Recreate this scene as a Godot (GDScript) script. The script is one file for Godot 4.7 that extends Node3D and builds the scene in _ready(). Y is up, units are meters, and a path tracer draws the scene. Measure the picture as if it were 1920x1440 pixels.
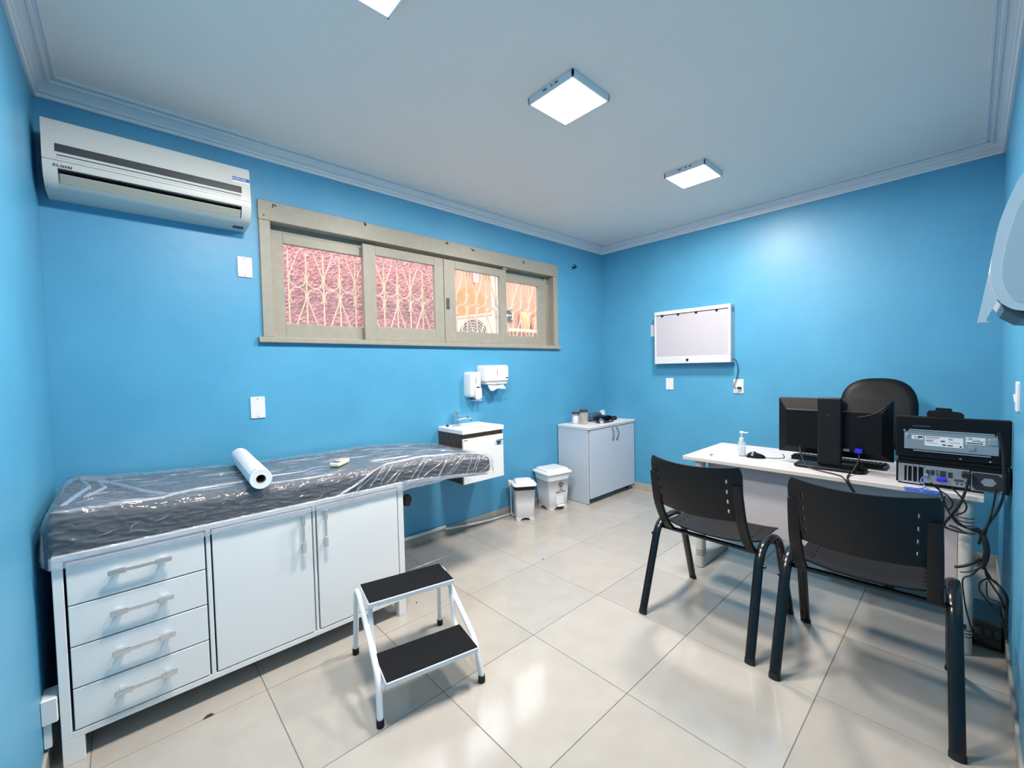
extends Node3D

# ---------------------------------------------------------------- room, in metres
const X0 := -0.250
const X1 := 4.149
const Z0 := -2.923
const Z1 := 0.128
const CEIL := 2.735
const WT := 0.15

var M := {}
var used := {}
var sg := 1

# ================================================================ helpers
func _mesh() -> SurfaceTool:
	var st := SurfaceTool.new()
	st.begin(Mesh.PRIMITIVE_TRIANGLES)
	return st

func flat(st: SurfaceTool) -> void:
	st.set_smooth_group(-1)

func soft(st: SurfaceTool) -> void:
	sg += 1
	st.set_smooth_group(sg)

# a polygon whose front looks along «out»
func face(st: SurfaceTool, p: Array, out: Vector3) -> void:
	var n: Vector3 = (p[1] - p[0]).cross(p[2] - p[0])
	if p.size() == 4 and n.length_squared() < 1e-16:
		n = (p[2] - p[0]).cross(p[3] - p[0])
	var ccw := n.dot(out) >= 0.0
	for i in range(1, p.size() - 1):
		if ccw:
			st.add_vertex(p[0]); st.add_vertex(p[i + 1]); st.add_vertex(p[i])
		else:
			st.add_vertex(p[0]); st.add_vertex(p[i]); st.add_vertex(p[i + 1])

# box with chamfered edges
func bx(st: SurfaceTool, c: Vector3, s: Vector3, b := 0.002, xf := Transform3D()) -> void:
	flat(st)
	var h := s * 0.5
	b = minf(b, minf(h.x, minf(h.y, h.z)) * 0.9)
	var v := func(sx: float, sy: float, sz: float, ax: int) -> Vector3:
		var q := Vector3(sx * (h.x - (0.0 if ax == 0 else b)), sy * (h.y - (0.0 if ax == 1 else b)), sz * (h.z - (0.0 if ax == 2 else b)))
		return xf * (c + q)
	var B := xf.basis
	for s1 in [-1.0, 1.0]:
		face(st, [v.call(s1, -1, -1, 0), v.call(s1, 1, -1, 0), v.call(s1, 1, 1, 0), v.call(s1, -1, 1, 0)], B * Vector3(s1, 0, 0))
		face(st, [v.call(-1, s1, -1, 1), v.call(1, s1, -1, 1), v.call(1, s1, 1, 1), v.call(-1, s1, 1, 1)], B * Vector3(0, s1, 0))
		face(st, [v.call(-1, -1, s1, 2), v.call(1, -1, s1, 2), v.call(1, 1, s1, 2), v.call(-1, 1, s1, 2)], B * Vector3(0, 0, s1))
	if b <= 0.0:
		return
	for s1 in [-1.0, 1.0]:
		for s2 in [-1.0, 1.0]:
			face(st, [v.call(s1, s2, -1, 0), v.call(s1, s2, 1, 0), v.call(s1, s2, 1, 1), v.call(s1, s2, -1, 1)], B * Vector3(s1, s2, 0))
			face(st, [v.call(s1, -1, s2, 0), v.call(s1, 1, s2, 0), v.call(s1, 1, s2, 2), v.call(s1, -1, s2, 2)], B * Vector3(s1, 0, s2))
			face(st, [v.call(-1, s1, s2, 1), v.call(1, s1, s2, 1), v.call(1, s1, s2, 2), v.call(-1, s1, s2, 2)], B * Vector3(0, s1, s2))
			for s3 in [-1.0, 1.0]:
				face(st, [v.call(s1, s2, s3, 0), v.call(s1, s2, s3, 1), v.call(s1, s2, s3, 2)], B * Vector3(s1, s2, s3))

# box given by two corners
func bb(st: SurfaceTool, a: Vector3, b: Vector3, bev := 0.002) -> void:
	bx(st, (a + b) * 0.5, (b - a).abs(), bev)

# sweep of a closed outline along a path
func sweep(st: SurfaceTool, pts: Array, prof: PackedVector2Array, up := Vector3.UP, closed := false, smooth := true, caps := true, scales: Array = []) -> void:
	var n := pts.size()
	var rings := []
	var k := prof.size()
	var prev := Vector3.ZERO
	var nrm := Vector3.ZERO
	for i in n:
		var t: Vector3
		if closed:
			t = pts[(i + 1) % n] - pts[(i - 1 + n) % n]
		else:
			t = pts[mini(i + 1, n - 1)] - pts[maxi(i - 1, 0)]
		t = t.normalized()
		if i == 0:
			var u := up
			if absf(t.dot(u)) > 0.95:
				u = Vector3.RIGHT if absf(t.x) < 0.9 else Vector3.BACK
			nrm = (u - t * u.dot(t)).normalized()
		else:
			nrm = (nrm - t * nrm.dot(t)).normalized()
		var bn := t.cross(nrm)
		var sc: float = scales[i] if scales.size() else 1.0
		var ring := []
		for q in prof:
			ring.append(pts[i] + bn * q.x * sc + nrm * q.y * sc)
		rings.append(ring)
		prev = t
	if smooth:
		soft(st)
	else:
		flat(st)
	var last := n if closed else n - 1
	for i in last:
		var a: Array = rings[i]
		var b: Array = rings[(i + 1) % n]
		for j in k:
			var j2 := (j + 1) % k
			var out: Vector3 = (a[j] + a[j2] + b[j] + b[j2]) * 0.25 - (pts[i] + pts[(i + 1) % n]) * 0.5
			face(st, [a[j], a[j2], b[j2], b[j]], out)
	if caps and not closed:
		flat(st)
		face(st, rings[0], pts[0] - pts[1])
		face(st, rings[n - 1], pts[n - 1] - pts[n - 2])

func circle(r: float, k := 10, ry := -1.0) -> PackedVector2Array:
	var p := PackedVector2Array()
	for i in k:
		var a := TAU * i / k
		p.append(Vector2(cos(a) * r, sin(a) * (r if ry < 0 else ry)))
	return p

func tube(st: SurfaceTool, pts: Array, r: float, k := 10, closed := false) -> void:
	sweep(st, pts, circle(r, k), Vector3.UP, closed)

func rod(st: SurfaceTool, a: Vector3, b: Vector3, r: float, k := 12) -> void:
	sweep(st, [a, b], circle(r, k))

# smooth curve through points
func spline(p: Array, per := 8, closed := false) -> Array:
	var o := []
	var n := p.size()
	var m := n if closed else n - 1
	for i in m:
		var a: Vector3 = p[(i - 1 + n) % n] if closed else p[maxi(i - 1, 0)]
		var b: Vector3 = p[i]
		var c: Vector3 = p[(i + 1) % n]
		var d: Vector3 = p[(i + 2) % n] if closed else p[mini(i + 2, n - 1)]
		for j in per:
			o.append(b.cubic_interpolate(c, a, d, float(j) / per))
	if not closed:
		o.append(p[n - 1])
	return o

# polyline with rounded corners
func fillet(p: Array, r: float, per := 6) -> Array:
	var o := [p[0]]
	for i in range(1, p.size() - 1):
		var b: Vector3 = p[i]
		var d1: Vector3 = p[i - 1] - b
		var d2: Vector3 = p[i + 1] - b
		var rr := minf(r, minf(d1.length(), d2.length()) * 0.49)
		var a := b + d1.normalized() * rr
		var c := b + d2.normalized() * rr
		for j in per + 1:
			var t := float(j) / per
			o.append(a.lerp(b, t).lerp(b.lerp(c, t), t))
	o.append(p[p.size() - 1])
	return o

# turned shape: profile of (radius, height) about the y axis
func lathe(st: SurfaceTool, prof: Array, k := 24, xf := Transform3D()) -> void:
	var pd := Vector2.ZERO
	for i in prof.size() - 1:
		var p: Vector2 = prof[i]
		var q: Vector2 = prof[i + 1]
		var d := (q - p).normalized()
		if i == 0 or absf(d.angle_to(pd)) > 0.6:
			soft(st)
		pd = d
		var out2 := Vector2(d.y, -d.x)
		for j in k:
			var a := TAU * j / k
			var b := TAU * (j + 1) / k
			var m := (a + b) * 0.5
			var out := Vector3(cos(m) * out2.x, out2.y, sin(m) * out2.x)
			var pts := [Vector3(cos(a) * p.x, p.y, sin(a) * p.x)]
			if p.x > 1e-6:
				pts.append(Vector3(cos(b) * p.x, p.y, sin(b) * p.x))
			if q.x > 1e-6:
				pts.append(Vector3(cos(b) * q.x, q.y, sin(b) * q.x))
			pts.append(Vector3(cos(a) * q.x, q.y, sin(a) * q.x))
			var w := []
			for v in pts:
				w.append(xf * v)
			if w.size() > 2:
				face(st, w, xf.basis * out)

# outline in the local xy plane pushed from z = a to z = b
func prism(st: SurfaceTool, poly: PackedVector2Array, a: float, b: float, xf := Transform3D(), smooth := false) -> void:
	var tri := Geometry2D.triangulate_polygon(poly)
	flat(st)
	for i in range(0, tri.size(), 3):
		var p := []
		var q := []
		for j in 3:
			var v: Vector2 = poly[tri[i + j]]
			p.append(xf * Vector3(v.x, v.y, a))
			q.append(xf * Vector3(v.x, v.y, b))
		face(st, p, xf.basis * Vector3(0, 0, signf(a - b)))
		face(st, q, xf.basis * Vector3(0, 0, signf(b - a)))
	var cw := Geometry2D.is_polygon_clockwise(poly)
	if smooth:
		soft(st)
	for i in poly.size():
		var u: Vector2 = poly[i]
		var v: Vector2 = poly[(i + 1) % poly.size()]
		var d := v - u
		if smooth and i > 0:
			var e: Vector2 = u - poly[i - 1]
			if absf(d.angle_to(e)) > 0.7:
				soft(st)
		var o := Vector2(d.y, -d.x) * (-1.0 if cw else 1.0)
		face(st, [xf * Vector3(u.x, u.y, a), xf * Vector3(v.x, v.y, a), xf * Vector3(v.x, v.y, b), xf * Vector3(u.x, u.y, b)], xf.basis * Vector3(o.x, o.y, 0))

func round_rect(w: float, h: float, r: float, per := 5) -> PackedVector2Array:
	var p := PackedVector2Array()
	for c in 4:
		var cx := (w * 0.5 - r) * (1 if c == 0 or c == 3 else -1)
		var cy := (h * 0.5 - r) * (1 if c < 2 else -1)
		for j in per + 1:
			var a := PI * 0.5 * (c + float(j) / per)
			p.append(Vector2(cx + cos(a) * r, cy + sin(a) * r))
	return p

# slab whose outline edges are rounded: stacked insets of a round rectangle, lying in local xy, thickness along z from 0 to t
func pad(st: SurfaceTool, w: float, h: float, r: float, t: float, e: float, xf := Transform3D(), both := true, per := 5) -> void:
	var levels := []
	if both:
		levels += [[e, 0.0], [e * 0.3, e * 0.3], [0.0, e]]
	else:
		levels += [[0.0, 0.0]]
	levels += [[0.0, t - e], [e * 0.3, t - e * 0.3], [e, t]]
	var rings := []
	for l in levels:
		var ring := []
		for q in round_rect(w - 2 * l[0], h - 2 * l[0], maxf(r - l[0], 0.0005), per):
			ring.append(xf * Vector3(q.x, q.y, l[1]))
		rings.append(ring)
	var k: int = rings[0].size()
	soft(st)
	var mid := xf * Vector3(0, 0, t * 0.5)
	for i in rings.size() - 1:
		for j in k:
			var j2 := (j + 1) % k
			var pts := [rings[i][j], rings[i][j2], rings[i + 1][j2], rings[i + 1][j]]
			face(st, pts, (pts[0] + pts[2]) * 0.5 - mid)
	flat(st)
	face(st, rings[0], -(xf.basis.z))
	face(st, rings[rings.size() - 1], xf.basis.z)

# curved sheet with thickness and rectangular holes: f gives the middle surface, cells listed in holes are left out
func shell(st: SurfaceTool, us: Array, vs: Array, holes: Dictionary, f: Callable, th: float) -> void:
	var nu := us.size()
	var nv := vs.size()
	var P := []
	for i in nu:
		var row := []
		for j in nv:
			row.append(f.call(us[i], vs[j]))
		P.append(row)
	var N := []
	for i in nu:
		var row := []
		for j in nv:
			var du: Vector3 = P[mini(i + 1, nu - 1)][j] - P[maxi(i - 1, 0)][j]
			var dv: Vector3 = P[i][mini(j + 1, nv - 1)] - P[i][maxi(j - 1, 0)]
			row.append(du.cross(dv).normalized() * th * 0.5)
		N.append(row)
	var has := func(i: int, j: int) -> bool:
		return i >= 0 and j >= 0 and i < nu - 1 and j < nv - 1 and not holes.has(Vector2i(i, j))
	for side in [1.0, -1.0]:
		soft(st)
		for i in nu - 1:
			for j in nv - 1:
				if has.call(i, j):
					face(st, [P[i][j] + N[i][j] * side, P[i + 1][j] + N[i + 1][j] * side, P[i + 1][j + 1] + N[i + 1][j + 1] * side, P[i][j + 1] + N[i][j + 1] * side], N[i][j] * side)
	flat(st)
	for i in nu - 1:
		for j in nv - 1:
			if not has.call(i, j):
				continue
			var c: Vector3 = (P[i][j] + P[i + 1][j + 1]) * 0.5
			for e in [[-1, 0, i, j, i, j + 1], [1, 0, i + 1, j, i + 1, j + 1], [0, -1, i, j, i + 1, j], [0, 1, i, j + 1, i + 1, j + 1]]:
				if not has.call(i + e[0], j + e[1]):
					var a: Vector3 = P[e[2]][e[3]]
					var b: Vector3 = P[e[4]][e[5]]
					var na: Vector3 = N[e[2]][e[3]]
					var nb: Vector3 = N[e[4]][e[5]]
					face(st, [a + na, b + nb, b - nb, a - na], (a + b) * 0.5 - c)

# ---------------------------------------------------------------- nodes
func numbered(n: String) -> String:
	if not used.has(n):
		used[n] = 0
		return n
	used[n] += 1
	return "%s_%03d" % [n, used[n]]

func as_mesh(st: SurfaceTool, tangents := false) -> ArrayMesh:
	st.generate_normals()
	return st.commit()

func thing(n: String, label: String, cat: String, at := Vector3.ZERO, turn := 0.0, group := "") -> Node3D:
	var o := Node3D.new()
	o.name = numbered(n)
	add_child(o)
	o.position = at
	o.rotation.y = turn
	tag(o, label, cat, group)
	return o

func tag(o: Node3D, label: String, cat: String, group := "") -> void:
	o.set_meta("label", label)
	o.set_meta("category", cat)
	if group:
		o.set_meta("group", group)

func part(parent: Node3D, n: String, st: SurfaceTool, m: Material, at := Vector3.ZERO) -> MeshInstance3D:
	return inst(parent, n, as_mesh(st), m, at)

func inst(parent: Node3D, n: String, me: Mesh, m: Material, at := Vector3.ZERO) -> MeshInstance3D:
	var o := MeshInstance3D.new()
	o.name = n
	o.mesh = me
	o.material_override = m
	o.position = at
	parent.add_child(o, true)
	return o

func solo(n: String, st: SurfaceTool, m: Material, label: String, cat: String, at := Vector3.ZERO, group := "") -> MeshInstance3D:
	var o := inst(self, numbered(n), as_mesh(st), m, at)
	tag(o, label, cat, group)
	return o

func struct(n: String, st: SurfaceTool, m: Material, label := "") -> MeshInstance3D:
	var o := inst(self, n, as_mesh(st), m)
	o.set_meta("kind", "structure")
	if label:
		o.set_meta("label", label)
	return o

func lettering(parent: Node3D, n: String, s: String, h: float, m: Material, xf: Transform3D, wide := 1.0, bold := false) -> MeshInstance3D:
	var t := TextMesh.new()
	var f := SystemFont.new()
	f.font_names = PackedStringArray(["Droid Sans"])
	if bold:
		f.font_weight = 700
	t.font = f
	t.text = s
	t.font_size = 32
	t.pixel_size = h / 23.0
	t.depth = 0.0006
	t.curve_step = 2.0
	var o := MeshInstance3D.new()
	o.name = n
	o.mesh = t
	o.material_override = m
	o.transform = xf * Transform3D(Basis().scaled(Vector3(wide, 1, 1)), Vector3.ZERO)
	parent.add_child(o, true)
	return o

# ---------------------------------------------------------------- materials
func mat(n: String, c: Color, rough := 0.5, metal := 0.0, spec := 0.5) -> StandardMaterial3D:
	var m := StandardMaterial3D.new()
	m.resource_name = n
	m.albedo_color = c
	m.roughness = rough
	m.metallic = metal
	m.metallic_specular = spec
	M[n] = m
	return m

func c8(r: int, g: int, b: int) -> Color:
	return Color(r / 255.0, g / 255.0, b / 255.0)

func noise_tex(sd: int, freq: float, size: int, ramp: Array, oct := 4, type := FastNoiseLite.TYPE_SIMPLEX_SMOOTH, fractal := FastNoiseLite.FRACTAL_FBM) -> NoiseTexture2D:
	var f := FastNoiseLite.new()
	f.seed = sd
	f.noise_type = type
	f.frequency = freq
	f.fractal_type = fractal
	f.fractal_octaves = oct
	var t := NoiseTexture2D.new()
	t.width = size
	t.height = size
	t.seamless = true
	t.noise = f
	if ramp.size():
		var g := Gradient.new()
		var offs := PackedFloat32Array()
		var cols := PackedColorArray()
		for r in ramp:
			offs.append(r[0])
			cols.append(r[1])
		g.offsets = offs
		g.colors = cols
		t.color_ramp = g
	return t

func triplanar(m: StandardMaterial3D, scale: Vector3, world := true) -> void:
	m.uv1_triplanar = true
	m.uv1_world_triplanar = world
	m.uv1_scale = scale
	m.uv1_triplanar_sharpness = 4.0

func bumpy(m: StandardMaterial3D, t: Texture2D, cm: float) -> void:
	m.heightmap_enabled = true
	m.heightmap_texture = t
	m.heightmap_scale = cm

func materials() -> void:
	# painted plaster: slightly uneven coat
	var w := mat("blue_paint", Color.WHITE, 0.42)
	w.albedo_texture = noise_tex(3, 0.006, 512, [[0.0, c8(75, 152, 191)], [0.5, c8(79, 156, 195)], [1.0, c8(83, 160, 199)]], 5)
	triplanar(w, Vector3(0.5, 0.5, 0.5))
	bumpy(w, noise_tex(4, 0.05, 512, [], 3), 0.05)
	var ce := mat("ceiling_paint", Color.WHITE, 0.75)
	ce.albedo_texture = noise_tex(5, 0.005, 256, [[0.0, c8(238, 229, 223)], [1.0, c8(243, 235, 229)]], 4)
	triplanar(ce, Vector3(0.4, 0.4, 0.4))
	mat("crown_plaster", c8(226, 228, 232), 0.6)
	for i in 3:
		var t := mat("porcelain_tile_%d" % i, Color.WHITE, 0.13, 0.0, 0.55)
		var k := i * 3
		t.albedo_texture = noise_tex(11 + i, 0.008, 512, [[0.0, c8(172 - k, 167 - k, 160 - k)], [0.45, c8(175 - k, 170 - k, 163 - k)], [0.55, c8(176 - k, 171 - k, 164 - k)], [1.0, c8(179 - k, 174 - k, 167 - k)]], 5)
		t.roughness_texture = noise_tex(21 + i, 0.012, 256, [[0.0, Color(0.85, 0.85, 0.85)], [1.0, Color(1, 1, 1)]], 4)
		triplanar(t, Vector3(1.3, 1.3, 1.3))
	mat("grout", c8(120, 112, 104), 0.8)
	mat("baseboard_tile", c8(172, 166, 156), 0.25)
	mat("white_plastic", c8(220, 221, 222), 0.35)
	mat("white_gloss", c8(228, 229, 231), 0.14)
	mat("off_white", c8(226, 228, 228), 0.45)
	mat("white_steel", c8(232, 234, 236), 0.3)
	mat("bed_white", c8(232, 233, 233), 0.4)
	mat("grey_strip", c8(66, 68, 72), 0.3)
	mat("ac_body", c8(206, 208, 204), 0.4)
	mat("ac_louver", c8(168, 170, 158), 0.45)
	mat("black_rubber", c8(22, 22, 24), 0.7)
	mat("black_plastic", c8(13, 14, 17), 0.42, 0.0, 0.35)
	mat("black_gloss", c8(12, 13, 16), 0.2)
	mat("chair_plastic", c8(17, 17, 20), 0.48, 0.0, 0.4)
	mat("chair_steel", c8(14, 15, 18), 0.22)
	mat("chrome", c8(225, 228, 232), 0.12, 1.0)
	mat("steel_sheet", c8(178, 182, 186), 0.38, 0.7)
	mat("brushed_steel", c8(160, 164, 168), 0.3, 0.9)
	mat("label_white", c8(226, 228, 230), 0.5)
	mat("ink", c8(38, 40, 46), 0.6)
	mat("ink_blue", c8(28, 92, 172), 0.5)
	mat("vga_blue", c8(40, 44, 200), 0.4)
	mat("net_blue", c8(66, 108, 190), 0.45)
	mat("cable_black", c8(18, 18, 20), 0.5)
	mat("cable_grey", c8(128, 132, 138), 0.5)
	mat("paper", c8(232, 236, 240), 0.85)
	mat("cardboard", c8(150, 128, 104), 0.9)
	mat("remote", c8(222, 226, 208), 0.5)
	mat("remote_key", c8(180, 188, 168), 0.5)
	mat("brown_lid", c8(84, 56, 44), 0.45)
	mat("stick_wood", c8(206, 176, 130), 0.7)
	mat("desk_edge", c8(206, 198, 190), 0.4)
	var dt := mat("desk_top", Color.WHITE, 0.35)
	dt.albedo_texture = noise_tex(31, 0.02, 256, [[0.0, c8(190, 187, 190)], [1.0, c8(198, 195, 198)]], 4)
	triplanar(dt, Vector3(3, 3, 3))
	mat("desk_panel", c8(190, 184, 188), 0.5)
	mat("desk_leg", c8(196, 194, 188), 0.4)
	mat("cabinet_grey", c8(188, 198, 212), 0.35)
	mat("cabinet_edge", c8(170, 180, 192), 0.4)
	mat("grey_handle", c8(84, 92, 102), 0.35, 0.3)
	# window joinery: old cream paint
	var cr := mat("cream_paint", Color.WHITE, 0.4)
	cr.albedo_texture = noise_tex(41, 0.02, 512, [[0.0, c8(150, 147, 135)], [0.6, c8(154, 151, 139)], [0.8, c8(157, 154, 143)], [0.93, c8(161, 158, 148)], [1.0, c8(184, 182, 174)]], 5)
	triplanar(cr, Vector3(1.2, 1.2, 1.2))
	mat("grille_paint", c8(222, 204, 168), 0.45)
	mat("paint_chip", c8(22, 20, 18), 0.9)
	# wood veneer
	var wd := mat("wood_veneer", Color.WHITE, 0.45)
	wd.albedo_texture = noise_tex(51, 0.02, 512, [[0.0, c8(48, 38, 30)], [0.4, c8(74, 60, 48)], [0.6, c8(88, 72, 57)], [0.75, c8(66, 53, 42)], [1.0, c8(104, 86, 68)]], 5)
	triplanar(wd, Vector3(6.0, 0.5, 6.0))
	var wd2 := mat("wood_veneer_across", Color.WHITE, 0.45)
	wd2.albedo_texture = noise_tex(52, 0.02, 512, [[0.0, c8(58, 44, 34)], [0.45, c8(98, 76, 56)], [0.6, c8(78, 60, 45)], [1.0, c8(122, 97, 72)]], 5)
	triplanar(wd2, Vector3(0.7, 14.0, 0.7))
	# outdoors
	var pk := mat("pink_render", Color.WHITE, 0.85)
	pk.albedo_texture = noise_tex(61, 0.012, 512, [[0.0, c8(180, 98, 96)], [0.5, c8(200, 120, 116)], [1.0, c8(212, 138, 134)]], 5)
	triplanar(pk, Vector3(1.0, 1.0, 1.0))
	bumpy(pk, noise_tex(62, 0.02, 512, [], 4), 2.0)
	var og := mat("salmon_paint", Color.WHITE, 0.8)
	og.albedo_texture = noise_tex(63, 0.01, 256, [[0.0, c8(164, 98, 68)], [1.0, c8(174, 108, 78)]], 4)
	triplanar(og, Vector3(0.8, 0.8, 0.8))
	mat("orange_paint", c8(172, 92, 36), 0.8)
	mat("concrete", c8(222, 190, 172), 0.9)
	mat("clay", c8(206, 128, 70), 0.8)
	mat("condenser_case", c8(168, 156, 136), 0.5)
	# exam couch
	var mt := mat("mattress_fabric", Color.WHITE, 0.7)
	mt.albedo_texture = noise_tex(71, 0.05, 512, [[0.0, c8(26, 26, 30)], [0.5, c8(38, 38, 44)], [1.0, c8(54, 54, 62)]], 5)
	triplanar(mt, Vector3(2.5, 2.5, 2.5))
	var film := mat("plastic_film", Color(0.88, 0.90, 0.95, 0.105), 0.16, 0.0, 0.6)
	film.transparency = BaseMaterial3D.TRANSPARENCY_ALPHA
	var step := mat("ribbed_rubber", c8(15, 17, 24), 0.75, 0.0, 0.35)
	# glass and clear plastic
	var gl := mat("pane_glass", Color(0.97, 0.98, 0.97, 0.06), 0.03)
	gl.transparency = BaseMaterial3D.TRANSPARENCY_ALPHA
	var cl := mat("clear_plastic", Color(0.93, 0.95, 0.97, 0.22), 0.08)
	cl.transparency = BaseMaterial3D.TRANSPARENCY_ALPHA
	var ge := mat("clear_gel", Color(0.84, 0.88, 0.92, 0.5), 0.15)
	ge.transparency = BaseMaterial3D.TRANSPARENCY_ALPHA
	var ac := mat("opal_acrylic", c8(184, 183, 194), 0.25)
	mat("viewer_steel", c8(208, 210, 214), 0.35)
	# lamp diffuser: the eye sees it as plain white
	var df := mat("lamp_diffuser", c8(245, 245, 245), 0.5)
	df.emission_enabled = true
	df.emission = Color(1.0, 1.0, 1.0)
	df.emission_energy_multiplier = 2.5
	mat("leather", c8(12, 13, 16), 0.5, 0.0, 0.35)
	mat("dispenser_side", c8(196, 202, 204), 0.45)

# ================================================================ scene
func _ready() -> void:
	# ---- camera
	var cam := Camera3D.new()
	cam.name = "camera"
	cam.fov = 84.434
	cam.near = 0.01
	cam.far = 100.0
	cam.position = Vector3(0, 1.36, 0)
	cam.rotation_degrees = Vector3(-2.093, -42.623, -1.246)
	cam.current = true
	add_child(cam)
	# ---- sky and exposure
	var sky_m := ProceduralSkyMaterial.new()
	sky_m.sky_top_color = Color(0.86, 0.88, 0.92)
	sky_m.sky_horizon_color = Color(0.93, 0.93, 0.93)
	sky_m.ground_bottom_color = Color(0.5, 0.48, 0.45)
	sky_m.ground_horizon_color = Color(0.8, 0.8, 0.8)
	sky_m.sun_angle_max = 0.0
	sky_m.energy_multiplier = SKY_ENERGY
	var sky := Sky.new()
	sky.sky_material = sky_m
	var env := Environment.new()
	env.background_mode = Environment.BG_SKY
	env.sky = sky
	env.tonemap_mode = Environment.TONE_MAPPER_LINEAR
	env.tonemap_exposure = 1.0
	env.sdfgi_enabled = true
	env.ssao_enabled = true
	env.ssil_enabled = true
	var we := WorldEnvironment.new()
	we.name = "environment"
	we.environment = env
	add_child(we)
	# ---- things
	materials()
	shell_of_room()
	window_wall()
	outdoors()
	ceiling_lamps()
	air_conditioner()
	exam_couch()
	step_stool()
	corner_cabinet()
	sink_unit()
	dispensers()
	bins()
	desk()
	desk_things()
	visitor_chairs()
	office_chair()
	computer_corner()
	wall_fittings()
	loose_bits()

const SKY_ENERGY := 10.0
const LAMP_ENERGY := 5.3

# ================================================================ the setting
func shell_of_room() -> void:
	# floor: grout bed with one mesh for each tile
	var st := _mesh()
	bb(st, Vector3(X0 - WT, -0.12, Z0 - WT), Vector3(X1 + WT, -0.0025, Z1 + WT), 0.0)
	var fl := struct("floor", st, M["grout"], "glossy light grey porcelain tile floor with thin dark joints")
	var P := 0.5427
	var shared := {}
	var rng := RandomNumberGenerator.new()
	rng.seed = 5
	for i in range(-4, 7):
		for j in range(-3, 4):
			var xa := maxf(1.490 + i * P + 0.0012, X0)
			var xb := minf(1.490 + (i + 1) * P - 0.0012, X1)
			var za := maxf(-1.498 + j * P + 0.0012, Z0)
			var zb := minf(-1.498 + (j + 1) * P - 0.0012, Z1)
			if xb - xa < 0.02 or zb - za < 0.02:
				continue
			var key := "%.3f %.3f" % [xb - xa, zb - za]
			if not shared.has(key):
				var t := _mesh()
				bx(t, Vector3(0, -0.004, 0), Vector3(xb - xa, 0.008, zb - za), 0.0012)
				shared[key] = as_mesh(t)
			inst(fl, "tile", shared[key], M["porcelain_tile_%d" % rng.randi_range(0, 2)], Vector3((xa + xb) * 0.5, 0, (za + zb) * 0.5))
	# walls and ceiling with thickness
	st = _mesh()
	bb(st, Vector3(X1, -0.12, Z0 - WT), Vector3(X1 + WT, CEIL + 0.12, Z1 + WT), 0.0)
	struct("wall_right", st, M["blue_paint"], "sky blue painted wall behind the desk")
	st = _mesh()
	bb(st, Vector3(X0 - WT, -0.12, Z0 - WT), Vector3(X0, CEIL + 0.12, Z1 + WT), 0.0)
	struct("wall_left", st, M["blue_paint"], "sky blue painted wall at the foot of the exam couch")
	st = _mesh()
	bb(st, Vector3(X0, -0.12, Z1), Vector3(X1, CEIL + 0.12, Z1 + WT), 0.0)
	struct("wall_front", st, M["blue_paint"], "sky blue painted wall at the end of the desk")
	st = _mesh()
	bb(st, Vector3(X0, CEIL, Z0 - WT), Vector3(X1, CEIL + 0.12, Z1), 0.0)
	struct("ceiling", st, M["ceiling_paint"], "plain white painted ceiling")
	# window wall: four blocks round the opening
	st = _mesh()
	var a := Vector3(0.66, 1.57, 0)
	var b := Vector3(3.33, 2.39, 0)
	bb(st, Vector3(X0, -0.12, Z0 - WT), Vector3(X1, a.y, Z0), 0.0)
	bb(st, Vector3(X0, b.y, Z0 - WT), Vector3(X1, CEIL, Z0), 0.0)
	bb(st, Vector3(X0, a.y, Z0 - WT), Vector3(a.x, b.y, Z0), 0.0)
	bb(st, Vector3(b.x, a.y, Z0 - WT), Vector3(X1, b.y, Z0), 0.0)
	struct("wall_back", st, M["blue_paint"], "sky blue painted wall with the wide window")
	# stepped crown moulding, mitred round the room: (distance from the wall, height)
	var prof := [Vector2(0, 2.652), Vector2(0.010, 2.652), Vector2(0.015, 2.656), Vector2(0.016, 2.663), Vector2(0.011, 2.666), Vector2(0.011, 2.670), Vector2(0.021, 2.672), Vector2(0.025, 2.677), Vector2(0.025, 2.685), Vector2(0.019, 2.688), Vector2(0.020, 2.694),
		Vector2(0.026, 2.704), Vector2(0.036, 2.712), Vector2(0.048, 2.716), Vector2(0.051, 2.710), Vector2(0.060, 2.709), Vector2(0.064, 2.714), Vector2(0.064, 2.723), Vector2(0.060, 2.727), Vector2(0.074, 2.727), Vector2(0.078, 2.722), Vector2(0.086, 2.723), Vector2(0.088, CEIL), Vector2(0.088, CEIL + 0.01), Vector2(0, CEIL + 0.01)]
	st = _mesh()
	flat(st)
	for i in prof.size() - 1:
		var p: Vector2 = prof[i]
		var q: Vector2 = prof[i + 1]
		var R := func(v: Vector2) -> Array:
			return [Vector3(X0 + v.x, v.y, Z0 + v.x), Vector3(X1 - v.x, v.y, Z0 + v.x), Vector3(X1 - v.x, v.y, Z1 - v.x), Vector3(X0 + v.x, v.y, Z1 - v.x)]
		var r1: Array = R.call(p)
		var r2: Array = R.call(q)
		for k in 4:
			face(st, [r1[k], r1[(k + 1) % 4], r2[(k + 1) % 4], r2[k]], Vector3(1.9, 1.5, -1.4) - r1[k])
	struct("trim_1", st, M["crown_plaster"], "white stepped plaster crown moulding")
	# tiled baseboards
	var h := 0.072
	var th := 0.010
	var sides := {"back": [Vector3(X0, 0, Z0), Vector3(X1, h, Z0 + th)], "right": [Vector3(X1 - th, 0, Z0 + th), Vector3(X1, h, Z1 - th)], "front": [Vector3(X0, 0, Z1 - th), Vector3(X1, h, Z1)], "left": [Vector3(X0, 0, Z0 + th), Vector3(X0 + th, h, Z1 - th)]}
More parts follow.
